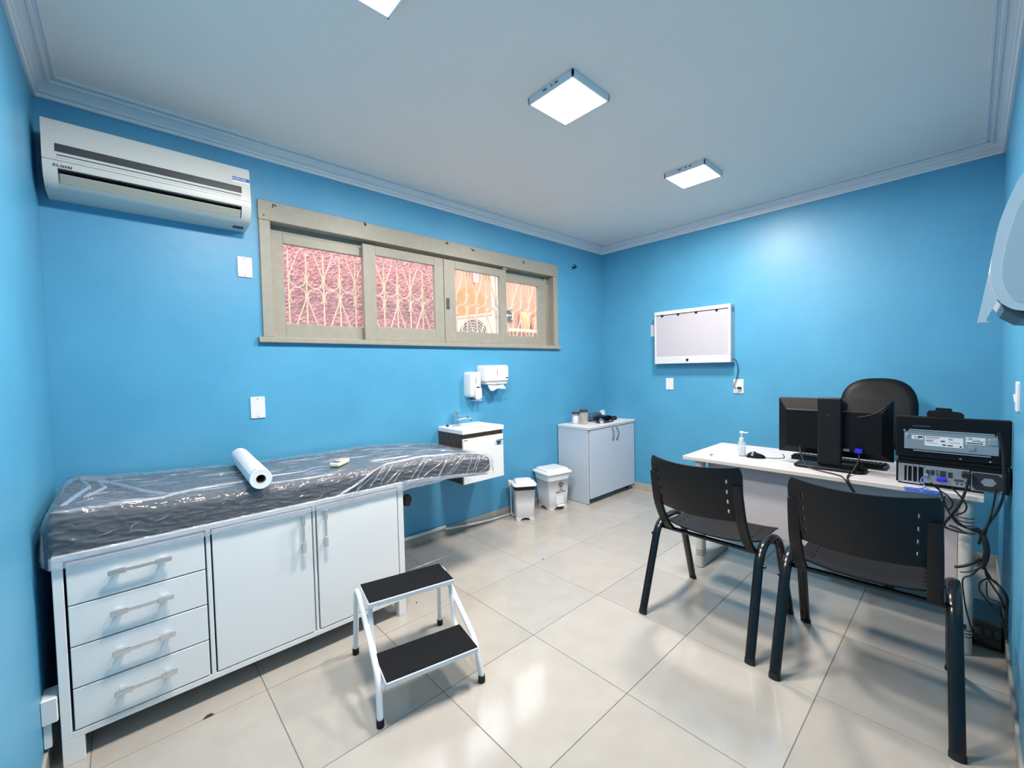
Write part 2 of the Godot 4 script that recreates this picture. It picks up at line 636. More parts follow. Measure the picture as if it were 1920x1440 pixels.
	for s in sides:
		st = _mesh()
		# tile lengths with fine joints between them
		var p0: Vector3 = sides[s][0]
		var p1: Vector3 = sides[s][1]
		var along := 0 if p1.x - p0.x > p1.z - p0.z else 2
		var t := p0[along]
		var base := struct("baseboard_" + s, st_block(p0 + Vector3(0.001, 0.0, 0.001), p1 - Vector3(0.001, 0.001, 0.001)), M["grout"], "low grey tiled baseboard")
		while t < p1[along] - 0.01:
			var q0 := p0
			var q1 := p1
			q0[along] = t
			q1[along] = minf(t + P - 0.002, p1[along])
			st = _mesh()
			bb(st, q0, q1, 0.0012)
			part(base, "tile", st, M["baseboard_tile"])
			t += P

func st_block(a: Vector3, b: Vector3) -> SurfaceTool:
	var st := _mesh()
	bb(st, a, b, 0.0)
	return st

func window_wall() -> void:
	var z := Z0
	var st := _mesh()
	# casing boards fixed on the wall face
	bb(st, Vector3(0.637, 2.292, z - 0.13), Vector3(3.350, 2.410, z + 0.018), 0.003)
	var win := struct("window_1", st, M["cream_paint"], "wide sliding window with cream painted wooden frame and four sashes")
	st = _mesh()
	bb(st, Vector3(0.640, 1.585, z - 0.13), Vector3(0.702, 2.292, z + 0.016), 0.003)
	part(win, "jamb", st, M["cream_paint"])
	st = _mesh()
	bb(st, Vector3(3.285, 1.585, z - 0.13), Vector3(3.347, 2.292, z + 0.016), 0.003)
	part(win, "jamb", st, M["cream_paint"])
	st = _mesh()
	bb(st, Vector3(0.613, 1.550, z - 0.01), Vector3(3.369, 1.585, z + 0.034), 0.004)
	bb(st, Vector3(0.66, 1.556, z - 0.15), Vector3(3.33, 1.586, z - 0.01), 0.001)
	part(win, "sill", st, M["cream_paint"])
	st = _mesh()
	bb(st, Vector3(3.225, 1.586, z - 0.12), Vector3(3.245, 2.292, z - 0.06), 0.002)
	part(win, "stop", st, M["cream_paint"])
	st = _mesh()
	bb(st, Vector3(0.70, 2.232, z - 0.084), Vector3(3.29, 2.293, z - 0.076), 0.0)
	part(win, "track_board", st, M["cream_paint"])
	# sashes: x range, depth of the front face, glass rectangle
	var sashes := [[0.702, 1.330, -0.044, 0.783, 1.300, 1.678, 2.185, 2.245], [1.288, 1.962, -0.006, 1.381, 1.875, 1.686, 2.200, 2.268], [1.967, 2.650, -0.006, 2.077, 2.568, 1.682, 2.201, 2.268], [2.610, 3.225, -0.044, 2.668, 3.112, 1.672, 2.180, 2.245]]
	for s in sashes:
		var zf: float = z + s[2]
		var zb := zf - 0.030
		st = _mesh()
		bb(st, Vector3(s[0], 1.588, zb), Vector3(s[3], s[7], zf), 0.002)
		bb(st, Vector3(s[4], 1.588, zb), Vector3(s[1], s[7], zf), 0.002)
		bb(st, Vector3(s[3], 1.588, zb), Vector3(s[4], s[5], zf), 0.002)
		bb(st, Vector3(s[3], s[6], zb), Vector3(s[4], s[7], zf), 0.002)
		var sash := part(win, "sash", st, M["cream_paint"])
		st = _mesh()
		bb(st, Vector3(s[3] - 0.004, s[5] - 0.004, (zf + zb) * 0.5 - 0.0015), Vector3(s[4] + 0.004, s[6] + 0.004, (zf + zb) * 0.5 + 0.0015), 0.0)
		part(sash, "pane", st, M["pane_glass"])
	# recessed latch plate on the third sash
	st = _mesh()
	bx(st, Vector3(1.998, 1.905, z - 0.0045), Vector3(0.030, 0.090, 0.004), 0.001)
	var lk := part(win, "latch_plate", st, M["grey_strip"])
	st = _mesh()
	bx(st, Vector3(1.998, 1.905, z - 0.002), Vector3(0.008, 0.030, 0.006), 0.001)
	part(lk, "latch_lever", st, M["chrome"])
	# guide tab over the joint of sash three and four
	st = _mesh()
	bx(st, Vector3(2.635, 2.279, z - 0.010), Vector3(0.050, 0.016, 0.020), 0.002)
	part(win, "guide_tab", st, M["cream_paint"])
	# chipped screw holes along the top board: small ragged hollows showing dark wood
	var rng := RandomNumberGenerator.new()
	rng.seed = 12
	for q in [Vector2(0.735, 2.387), Vector2(1.303, 2.396), Vector2(1.990, 2.389), Vector2(2.251, 2.379), Vector2(2.856, 2.372), Vector2(0.668, 2.318), Vector2(3.335, 2.395)]:
		st = _mesh()
		for k in (4 if q.x > 0.7 and q.x < 3.3 else 1):
			var o := Vector2(rng.randf_range(-0.022, 0.022), rng.randf_range(-0.014, 0.010)) * (1.0 if k else 0.0)
			var poly := PackedVector2Array()
			for i in 7:
				var r := rng.randf_range(0.004, 0.013) * (1.0 if k == 0 else 0.6) * (1.0 if q.x > 0.7 and q.x < 3.3 else 0.5)
				poly.append(q + o + Vector2.from_angle(TAU * i / 7.0) * Vector2(r * 0.8, r * 1.2))
			prism(st, poly, z + 0.0165, z + 0.0184)
		part(win, "paint_chip", st, M["paint_chip"])
	iron_grille()

func iron_grille() -> void:
	var g := thing("window_grille", "cream wrought iron grille with scrolls behind the window panes", "grille", Vector3(0.8215, 1.57, -3.022))
	var s := 0.1107
	var y0 := 0.0
	var y1 := 0.80
	var st := _mesh()
	bx(st, Vector3(0, (y0 + y1) * 0.5, 0), Vector3(0.008, y1 - y0, 0.008), 0.0012)
	var bar := as_mesh(st)
	var up := [Vector2(0.97, 0.716), Vector2(0.10, 0.450), Vector2(0.055, 0.425), Vector2(0.075, 0.400), Vector2(0.16, 0.377), Vector2(0.32, 0.364), Vector2(0.5, 0.361), Vector2(0.68, 0.364), Vector2(0.84, 0.377), Vector2(0.925, 0.400), Vector2(0.945, 0.424), Vector2(0.91, 0.440), Vector2(0.83, 0.458)]
	var strips := {}
	for mirror in [0, 1]:
		for flip in [0, 1]:
			var pts := []
			for q in up:
				var x: float = q.x if mirror == 0 else 1.0 - q.x
				var y: float = q.y
				if flip == 1:
					x = 1.0 - x
					y = 0.722 - 0.006 - q.y
				pts.append(Vector3(x * s, maxf(y, 0.0), 0.0))
			var head: Array = [pts[0]]
			head.append_array(spline(pts.slice(1), 4))
			st = _mesh()
			sweep(st, head, PackedVector2Array([Vector2(-0.005, -0.0024), Vector2(0.005, -0.0024), Vector2(0.005, 0.0024), Vector2(-0.005, 0.0024)]), Vector3(0.9, 0.4, 0.0), false, false)
			strips[mirror * 2 + flip] = as_mesh(st)
	for k in range(0, 23):
		inst(g, "bar", bar, M["grille_paint"], Vector3(k * s, 0, 0))
		if k == 22:
			continue
		var m := k % 2
		inst(g, "scroll", strips[m * 2], M["grille_paint"], Vector3(k * s, 0, 0.0))
		inst(g, "scroll", strips[m * 2 + 1], M["grille_paint"], Vector3(k * s, 0, 0.0))

func outdoors() -> void:
	var st := _mesh()
	bb(st, Vector3(-2.5, -0.15, -7.5), Vector3(9.0, -0.02, Z0 - WT), 0.0)
	struct("ground_outside", st, M["concrete"], "pale warm concrete ground of the side passage")
	# rough pink boundary wall with thick trowelled render
	var nz := FastNoiseLite.new()
	nz.seed = 8
	nz.frequency = 1.0
	nz.fractal_octaves = 3
	st = _mesh()
	soft(st)
	var nx := 250
	var ny := 150
	var rough := []
	for i in nx + 1:
		var col := []
		for j in ny + 1:
			var x := 0.55 + 2.12 * i / nx
			var y := 1.40 + 1.25 * j / ny
			var r := 1.0 - absf(nz.get_noise_2d(x * 11.0, y * 34.0 + nz.get_noise_2d(x * 4.0, y * 4.0) * 3.0)) * 2.6
			col.append(Vector3(x, y, -3.865 + 0.013 * maxf(r, 0.0) + 0.012 * nz.get_noise_2d(x * 30.0, y * 55.0)))
		rough.append(col)
	var f := func(i: int, j: int) -> Vector3: return rough[i][j]
	for i in nx:
		for j in ny:
			face(st, [f.call(i, j), f.call(i + 1, j), f.call(i + 1, j + 1), f.call(i, j + 1)], Vector3(0, 0, 1))
	bb(st, Vector3(-1.6, -0.1, -4.1), Vector3(2.67, 2.8, -3.88), 0.0)
	struct("wall_passage", st, M["pink_render"], "rough pink rendered boundary wall outside the window")
	# salmon house wall further back with an orange arched panel, and the wall that closes the passage
	st = _mesh()
	bb(st, Vector3(2.2, -0.1, -5.6), Vector3(8.6, 3.1, -5.4), 0.0)
	var hw := struct("wall_neighbour", st, M["salmon_paint"], "salmon painted house wall across the passage")
	st = _mesh()
	var arch := PackedVector2Array([Vector2(-0.27, 0), Vector2(0.27, 0)])
	for i in 13:
		arch.append(Vector2(cos(PI * i / 12.0) * 0.27, 2.38 + sin(PI * i / 12.0) * 0.27))
	prism(st, arch, -5.4, -5.34, Transform3D(Basis(), Vector3(4.10, 0, 0)))
	part(hw, "arch_panel", st, M["orange_paint"])
	st = _mesh()
	rod(st, Vector3(4.20, 2.74, -5.36), Vector3(4.20, 3.1, -5.36), 0.042)
	part(hw, "drain_pipe", st, M["white_plastic"])
	st = _mesh()
	bb(st, Vector3(6.2, -0.1, -5.4), Vector3(6.4, 3.1, Z0 - WT), 0.0)
	struct("wall_passage_end", st, M["salmon_paint"], "peach painted wall closing the passage")
	st = _mesh()
	bb(st, Vector3(3.40, -0.02, -4.04), Vector3(3.49, 2.9, -3.95), 0.004)
	solo("passage_post", st, M["condenser_case"], "cream square post beside the outdoor condenser", "post")
	st = _mesh()
	bx(st, Vector3(0, 0.09, 0.03), Vector3(0.15, 0.20, 0.06), 0.006)
	var mb := thing("meter_box", "black meter box on the salmon wall beyond the last pane", "meter box", Vector3(4.93, 2.18, -5.4))
	part(mb, "body", st, M["black_plastic"])
	st = _mesh()
	bx(st, Vector3(0, 0.085, 0.061), Vector3(0.10, 0.02, 0.003), 0.0)
	part(mb, "window", st, M["cable_grey"])
	# outdoor condenser on wall brackets
	var c := thing("condenser_unit", "cream outdoor condenser unit with round fan guard beyond the window", "air conditioner", Vector3(3.43, 1.455, -4.42), -PI / 2 + 0.22)
	st = _mesh()
	bx(st, Vector3(0, 0.31, -0.14), Vector3(0.66, 0.58, 0.28), 0.012)
	part(c, "case", st, M["condenser_case"])
	st = _mesh()
	bx(st, Vector3(0, 0.605, -0.14), Vector3(0.69, 0.03, 0.31), 0.008)
	part(c, "top_cover", st, M["condenser_case"])
	st = _mesh()
	lathe(st, [Vector2(0.0, 0.0), Vector2(0.245, 0.0), Vector2(0.25, 0.002)], 28, Transform3D(Basis(Vector3.RIGHT, PI / 2), Vector3(-0.04, 0.32, 0.001)))
	part(c, "fan_opening", st, M["grey_strip"])
	for i in range(1, 8):
		var ring := []
		for j in 28:
			ring.append(Vector3(-0.04 + cos(TAU * j / 28.0) * 0.034 * i, 0.32 + sin(TAU * j / 28.0) * 0.034 * i, 0.016))
		st = _mesh()
		tube(st, ring, 0.0055, 5, true)
		part(c, "guard_ring", st, M["condenser_case"])
	for i in 10:
		var d := Vector3(cos(TAU * i / 10.0), sin(TAU * i / 10.0), 0)
		st = _mesh()
		rod(st, Vector3(-0.04, 0.32, 0.012) + d * 0.03, Vector3(-0.04, 0.32, 0.012) + d * 0.25, 0.004, 5)
		part(c, "guard_spoke", st, M["condenser_case"])
	for sx in [-0.27, 0.27]:
		for sz in [-0.25, -0.03]:
			st = _mesh()
			bb(st, Vector3(sx - 0.02, -1.475, sz - 0.02), Vector3(sx + 0.02, 0.022, sz + 0.02), 0.002)
			part(c, "stand_leg", st, M["condenser_case"])
	# ledge with clay pots before the salmon wall
	st = _mesh()
	bb(st, Vector3(4.75, 1.98, -5.40), Vector3(5.95, 2.03, -5.20), 0.003)
	solo("passage_ledge", st, M["condenser_case"], "narrow pale ledge on the salmon passage wall", "ledge")
	for q in [[5.22, 0.10, 0.36, "taller terracotta pot on the pale ledge in the passage"], [5.50, 0.12, 0.27, "squat terracotta pot on the pale ledge in the passage"]]:
		st = _mesh()
		var r: float = q[1]
		var hh: float = q[2]
		lathe(st, [Vector2(0, 0), Vector2(r * 0.6, 0), Vector2(r * 0.75, hh * 0.1), Vector2(r, hh * 0.45), Vector2(r * 0.85, hh * 0.75), Vector2(r * 0.5, hh * 0.88), Vector2(r * 0.62, hh), Vector2(r * 0.5, hh), Vector2(r * 0.4, hh * 0.9)], 18)
		solo("clay_pot", st, M["clay"], q[3], "pot", Vector3(q[0], 2.03, -5.30), "terracotta pots in the passage")

func ceiling_lamps() -> void:
	var spots := [[Vector3(0.66, CEIL, -1.38), "beside the air conditioner end of the room"], [Vector3(1.727, CEIL, -1.405), "in the middle of the ceiling"], [Vector3(3.07, CEIL, -1.37), "above the desk end of the room"]]
	for s in spots:
		var t := thing("ceiling_panel_lamp", "square white surface panel lamp " + s[1], "ceiling lamp", s[0], 0.0, "square panel lamps on the ceiling")
		var st := _mesh()
		var w := 0.146
		var d := 0.034
		for k in 4:
			var B := Basis(Vector3.UP, PI / 2 * k)
			bx(st, Vector3(0, -d * 0.5, w - 0.005), Vector3(2 * w, d, 0.010), 0.002, Transform3D(B, Vector3.ZERO))
		bx(st, Vector3(0, -0.004, 0), Vector3(2 * w - 0.01, 0.008, 2 * w - 0.01), 0.0)
		part(t, "housing", st, M["white_gloss"])
		st = _mesh()
		bx(st, Vector3(0, -d + 0.004, 0), Vector3(2 * w - 0.020, 0.006, 2 * w - 0.020), 0.0)
		part(t, "diffuser", st, M["lamp_diffuser"])
		for v in [[-0.03, 0.024], [0.015, 0.010], [0.045, 0.018]]:
			st = _mesh()
			bx(st, Vector3(v[0], -0.013, -w - 0.0002), Vector3(v[1], 0.007, 0.002), 0.0)
			bx(st, Vector3(-w - 0.0002, -0.013, v[0]), Vector3(0.002, 0.007, v[1]), 0.0)
			part(t, "vent", st, M["grey_strip"])
		var l := AreaLight3D.new()
		l.name = "panel_light"
		l.area_size = Vector2(2 * w - 0.022, 2 * w - 0.022)
		l.area_normalize_energy = true
		l.light_energy = LAMP_ENERGY
		l.light_color = Color(1.0, 0.952, 0.902)
		l.area_range = 12.0
		l.shadow_enabled = true
		l.position = Vector3(0, -d - 0.002, 0)
		l.rotation.x = -PI / 2
		t.add_child(l)

# ================================================================ air conditioner
const SIDE := Basis(Vector3(0, 0, 1), Vector3(0, 1, 0), Vector3(1, 0, 0))   # outline x goes into the room, pushed along the wall

func air_conditioner() -> void:
	var t := thing("air_conditioner", "white split air conditioner on the wall above the exam couch", "air conditioner", Vector3(0.175, 2.196, Z0))
	var full := PackedVector2Array([Vector2(0, 0.304), Vector2(0.165, 0.304), Vector2(0.181, 0.299), Vector2(0.189, 0.286), Vector2(0.203, 0.13), Vector2(0.203, 0.100), Vector2(0.199, 0.075), Vector2(0.189, 0.050), Vector2(0.172, 0.029), Vector2(0.148, 0.013), Vector2(0.118, 0.004), Vector2(0.06, 0.0), Vector2(0, 0)])
	var cut := PackedVector2Array([Vector2(0, 0.304), Vector2(0.165, 0.304), Vector2(0.181, 0.299), Vector2(0.189, 0.286), Vector2(0.203, 0.13), Vector2(0.203, 0.100), Vector2(0.2005, 0.086), Vector2(0.11, 0.086), Vector2(0.10, 0.029), Vector2(0.172, 0.029), Vector2(0.148, 0.013), Vector2(0.118, 0.004), Vector2(0.06, 0.0), Vector2(0, 0)])
	var st := _mesh()
	var X := Transform3D(SIDE, Vector3.ZERO)
	prism(st, cut, -0.346, 0.346, X, true)
	prism(st, full, -0.391, -0.346, X, true)
	prism(st, full, 0.346, 0.391, X, true)
	part(t, "body", st, M["ac_body"])
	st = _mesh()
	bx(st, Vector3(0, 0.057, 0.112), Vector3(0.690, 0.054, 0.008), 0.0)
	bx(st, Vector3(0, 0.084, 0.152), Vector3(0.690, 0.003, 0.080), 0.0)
	part(t, "outlet_shade", st, M["grey_strip"])  # dark sheets painting in the shade of the outlet cavity
	var tilt := Basis(Vector3.RIGHT, -0.62)
	st = _mesh()
	bx(st, Vector3(0, 0.0475, 0.1815), Vector3(0.684, 0.043, 0.006), 0.002, Transform3D(Basis(), Vector3.ZERO) * Transform3D(tilt.inverse(), Vector3(0, 0.0475, 0.1815)) * Transform3D(Basis(), -Vector3(0, 0.0475, 0.1815)))
	part(t, "louver", st, M["ac_louver"])
	# front face leans slightly: depth at a height
	var d := func(y: float) -> float: return lerpf(0.203, 0.189, clampf((y - 0.13) / 0.156, 0.0, 1.0))
	var lean := Basis(Vector3.RIGHT, -atan2(0.014, 0.156))
	st = _mesh()
	bx(st, Vector3.ZERO, Vector3(0.700, 0.036, 0.003), 0.0008, Transform3D(lean, Vector3(-0.001, 0.174, d.call(0.174) + 0.0005)))
	part(t, "display_strip", st, M["grey_strip"])
	st = _mesh()
	bx(st, Vector3.ZERO, Vector3(0.690, 0.004, 0.003), 0.0005, Transform3D(lean, Vector3(0, 0.142, d.call(0.142) + 0.0002)))
	part(t, "intake_slot", st, M["grey_strip"])
	st = _mesh()
	bx(st, Vector3.ZERO, Vector3(0.690, 0.010, 0.004), 0.001, Transform3D(lean, Vector3(0, 0.134, d.call(0.134) + 0.0002)))
	part(t, "intake_lip", st, M["ac_body"])
	st = _mesh()
	bx(st, Vector3(0, 0.117, 0.2025), Vector3(0.7825, 0.0018, 0.0022), 0.0)
	part(t, "panel_seam", st, M["grey_strip"])
	lettering(t, "lettering", "ELGIN", 0.010, M["ink"], Transform3D(Basis(), Vector3(-0.330, 0.0955, 0.2035)), 1.45, true)
	st = _mesh()
	bx(st, Vector3.ZERO, Vector3(0.080, 0.030, 0.0012), 0.0, Transform3D(lean, Vector3(0.349, 0.226, d.call(0.226) + 0.0005)))
	var sk := part(t, "sticker", st, M["label_white"])
	st = _mesh()
	bx(st, Vector3.ZERO, Vector3(0.080, 0.019, 0.0016), 0.0, Transform3D(lean, Vector3(0.349, 0.2315, d.call(0.2315) + 0.0006)))
	part(sk, "blue_band", st, M["ink_blue"])
	lettering(sk, "lettering", "YAMCOM", 0.009, M["label_white"], Transform3D(lean, Vector3(0.340, 0.2315, d.call(0.2315) + 0.0018)), 1.2, true)
	st = _mesh()
	bx(st, Vector3(0.345, -0.001, 0.085), Vector3(0.050, 0.006, 0.03), 0.002)
	part(t, "catch", st, M["grey_strip"])

# ================================================================ exam couch
func look(tb: Array, x: float) -> float:
	if x <= tb[0].x:
		return tb[0].y
	for i in tb.size() - 1:
		if x <= tb[i + 1].x:
			var k: float = smoothstep(0.0, 1.0, (x - tb[i].x) / (tb[i + 1].x - tb[i].x)) * 0.5 + 0.5 * (x - tb[i].x) / (tb[i + 1].x - tb[i].x)
			return lerpf(tb[i].y, tb[i + 1].y, k)
	return tb[tb.size() - 1].y

var top_tb := [Vector2(-0.22, 0.893), Vector2(-0.05, 0.882), Vector2(0.1, 0.868), Vector2(0.3, 0.858), Vector2(0.6, 0.845), Vector2(1.25, 0.845), Vector2(1.45, 0.826), Vector2(1.785, 0.788)]
var bot_tb := [Vector2(-0.22, 0.744), Vector2(1.2, 0.744), Vector2(1.785, 0.684)]

func pull(t: Node3D, at: Vector3, upright: bool, n: String) -> void:
	# flat chrome pull: thin bar with wider plates at both ends, on two posts
	var st := _mesh()
	var B := Basis(Vector3.BACK, PI / 2) if upright else Basis()
	var X := Transform3D(B, at)
	for s in [-1.0, 1.0]:
		bx(st, Vector3(s * 0.066, 0, 0.026), Vector3(0.050, 0.019, 0.010), 0.002, X)
		bx(st, Vector3(s * 0.066, 0, 0.012), Vector3(0.022, 0.010, 0.024), 0.001, X)
	bx(st, Vector3(0, 0, 0.026), Vector3(0.092, 0.011, 0.007), 0.0015, X)
	part(t, n, st, M["chrome"])

func exam_couch() -> void:
	var base := Vector3(0.457, 0, -2.49)
	var t := thing("exam_couch_cabinet", "white exam couch cabinet with four drawers and two doors", "cabinet", base)
	var o := -base
	var zf := -2.130
	var zb := -2.860
	var xl := -0.206
	var xr := 1.120
	var st := _mesh()
	bb(st, Vector3(xl, 0.088, zb), Vector3(xl + 0.018, 0.722, zf - 0.018), 0.001)
	bb(st, Vector3(xr - 0.018, 0.088, zb), Vector3(xr, 0.722, zf - 0.018), 0.001)
	bb(st, Vector3(xl + 0.018, 0.088, zb), Vector3(xr - 0.018, 0.106, zf - 0.018), 0.001)
	bb(st, Vector3(xl + 0.018, 0.106, zb), Vector3(xr - 0.018, 0.722, zb + 0.010), 0.001)
	for x in [0.234, 0.650]:
		bb(st, Vector3(x - 0.008, 0.106, zb), Vector3(x + 0.008, 0.722, zf - 0.018), 0.001)
	part(t, "carcass", st, M["bed_white"], o)
	st = _mesh()
	bb(st, Vector3(xl, 0.722, zb), Vector3(xr, 0.742, zf), 0.002)
	part(t, "top_board", st, M["bed_white"], o)
	# face frame
	st = _mesh()
	bb(st, Vector3(xl, 0.088, zf - 0.018), Vector3(-0.179, 0.722, zf), 0.0015)
	bb(st, Vector3(0.2265, 0.112, zf - 0.018), Vector3(0.2415, 0.722, zf), 0.0015)
	bb(st, Vector3(0.6440, 0.112, zf - 0.018), Vector3(0.6560, 0.722, zf), 0.0015)
	bb(st, Vector3(1.0880, 0.088, zf - 0.018), Vector3(xr, 0.722, zf), 0.0015)
	bb(st, Vector3(-0.179, 0.088, zf - 0.018), Vector3(1.088, 0.111, zf), 0.0015)
	part(t, "face_frame", st, M["bed_white"], o)
	for x in [xl + 0.028, xr - 0.022]:
		for z in [zf - 0.028, zb + 0.028]:
			st = _mesh()
			bb(st, Vector3(x - 0.028 if x < 0.5 else x - 0.022, 0.0, z - 0.028), Vector3(x + 0.028 if x < 0.5 else x + 0.022, 0.088, z + 0.028), 0.0015)
			part(t, "leg", st, M["bed_white"], o)
	var ys := [0.1145, 0.264, 0.4135, 0.5615, 0.716]
	for i in 4:
		st = _mesh()
		bb(st, Vector3(-0.1720, ys[i] + 0.0015, zf - 0.016), Vector3(0.2205, ys[i + 1] - 0.0035, zf + 0.001), 0.0015)
		var dr := part(t, "drawer", st, M["bed_white"], o)
		pull(dr, Vector3(0.024, (ys[i] + ys[i + 1]) * 0.5 + 0.012, zf + 0.001), false, "handle")
	for s in [[0.2475, 0.6380, 0.594], [0.6620, 1.0820, 0.695]]:
		st = _mesh()
		bb(st, Vector3(s[0], 0.1160, zf - 0.016), Vector3(s[1], 0.716, zf + 0.001), 0.0015)
		var door := part(t, "door", st, M["bed_white"], o)
		pull(door, Vector3(s[2], 0.610, zf + 0.001), true, "handle")
	# hinged head board under the end of the mattress with its stay and hand wheel
	st = _mesh()
	prism(st, PackedVector2Array([Vector2(1.122, 0.722), Vector2(1.122, 0.740), Vector2(1.20, 0.740), Vector2(1.755, 0.682), Vector2(1.755, 0.664)]), zb + 0.03, zf - 0.035)
	part(t, "head_board", st, M["bed_white"], o)
	st = _mesh()
	bx(st, Vector3(1.128, 0.610, -2.235), Vector3(0.016, 0.085, 0.030), 0.002)
	bx(st, Vector3(1.150, 0.648, -2.235), Vector3(0.040, 0.010, 0.024), 0.002)
	bx(st, Vector3(1.150, 0.572, -2.235), Vector3(0.036, 0.010, 0.024), 0.002)
	part(t, "stay_bracket", st, M["chrome"], o)
	st = _mesh()
	rod(st, Vector3(1.150, 0.645, -2.240), Vector3(1.300, 0.705, -2.260), 0.006)
	part(t, "stay_rod", st, M["brushed_steel"], o)
	st = _mesh()
	var lobes := PackedVector2Array()
	for i in 30:
		var a := TAU * i / 30.0
		lobes.append(Vector2.from_angle(a) * (0.033 + 0.003 * cos(a * 5.0)))
	prism(st, lobes, -0.012, 0.014, Transform3D(Basis(Vector3.UP, 0.5), Vector3(1.185, 0.608, -2.215)), true)
	part(t, "hand_wheel", st, M["black_plastic"], o)
	mattress()
	film_cover()
	# paper roll lying across the couch
	var a := Vector3(0.430, 0.900, -2.105)
	var b := Vector3(0.472, 0.900, -2.800)
	var ax := (b - a).normalized()
	var R := Basis(ax.cross(Vector3.UP).normalized() * -1.0, ax, Vector3.UP)
	var roll := thing("paper_roll", "white exam table paper roll lying across the covered couch", "paper roll", a)
	var L := (b - a).length()
	st = _mesh()
	var spiral := [Vector2(0.0195, 0.0), Vector2(0.028, 0.0008), Vector2(0.036, 0.0), Vector2(0.0425, 0.0), Vector2(0.0435, 0.001), Vector2(0.0435, L * 0.3), Vector2(0.0428, L * 0.55), Vector2(0.0438, L * 0.8), Vector2(0.0435, L - 0.001), Vector2(0.0425, L), Vector2(0.0195, L), Vector2(0.0195, 0.0)]
	lathe(st, spiral, 36, Transform3D(R, Vector3.ZERO))
	part(roll, "paper", st, M["paper"])
	st = _mesh()
	lathe(st, [Vector2(0.0193, 0.0015), Vector2(0.0193, L - 0.0015), Vector2(0.0175, L - 0.0015), Vector2(0.0175, 0.0015), Vector2(0.0193, 0.0015)], 28, Transform3D(R, Vector3.ZERO))
	part(roll, "core", st, M["cardboard"])
	st = _mesh()
	# loose torn end of the sheet clinging to the roll
	soft(st)
	var loose := func(u: float, v: float) -> Vector3:
		var ang := 0.5 + v * 0.9
		var rr := 0.0450 + 0.006 * v * v
		return R * Vector3(cos(ang) * rr, u, sin(ang) * rr)
	for i in 20:
		for j in 4:
			var u0 := 0.02 + (L - 0.05) * i / 20.0
			var u1 := 0.02 + (L - 0.05) * (i + 1) / 20.0
			face(st, [loose.call(u0, j / 4.0), loose.call(u1, j / 4.0), loose.call(u1, (j + 1) / 4.0), loose.call(u0, (j + 1) / 4.0)], R * Vector3(0, 0, 1))
	part(roll, "loose_end", st, M["paper"])
	# remote control
	var rc := thing("remote_control", "small pale green remote control lying on the covered couch", "remote control", Vector3(0.862, 0.8545, -2.35), 0.72)
	st = _mesh()
	pad(st, 0.125, 0.055, 0.010, 0.020, 0.004, Transform3D(Basis(Vector3.RIGHT, -PI / 2), Vector3(0, 0, 0)))
	part(rc, "case", st, M["remote"])
	st = _mesh()
	bx(st, Vector3(-0.034, 0.0205, 0), Vector3(0.040, 0.001, 0.040), 0.0)
	part(rc, "display", st, M["grey_strip"])
	for i in 3:
		st = _mesh()
		bx(st, Vector3(0.010 + i * 0.018, 0.021, 0), Vector3(0.010, 0.003, 0.030), 0.001)
		part(rc, "button", st, M["remote_key"])

func mattress() -> void:
	var st := _mesh()
	soft(st)
	var zf := -2.136
	var zb := -2.850
	var x0 := -0.212
	var x1 := 1.778
	var nx := 72
	var k := 28
	var rings := []
	for i in nx + 1:
		var u := float(i) / nx
		var x := lerpf(x0, x1, u)
		var e := 0.0
		var r := 0.03
		var dx := minf(x - x0, x1 - x)
		if dx < r:
			e = r - sqrt(maxf(r * r - (r - dx) * (r - dx), 0.0))
		var yt := look(top_tb, x) - 0.006 - e
		var yb := look(bot_tb, x) + e * 0.4 - (0.002 if x > 1.2 else 0.0)
		var ring := []
		for q in round_rect((zf - zb) - 2 * e, yt - yb, 0.030, 6):
			ring.append(Vector3(x, (yt + yb) * 0.5 + q.y, (zf + zb) * 0.5 + q.x))
		rings.append(ring)
	k = rings[0].size()
	for i in nx:
		for j in k:
			var p := [rings[i][j], rings[i + 1][j], rings[i + 1][(j + 1) % k], rings[i][(j + 1) % k]]
			var c := Vector3((p[0].x + p[1].x) * 0.5, 0.80, -2.49)
			face(st, p, (p[0] + p[2]) * 0.5 - c)
	flat(st)
	face(st, rings[0], Vector3.LEFT)
	face(st, rings[nx], Vector3.RIGHT)
	solo("exam_mattress", st, M["mattress_fabric"], "dark grey fabric mattress under clear film on the exam couch", "mattress")

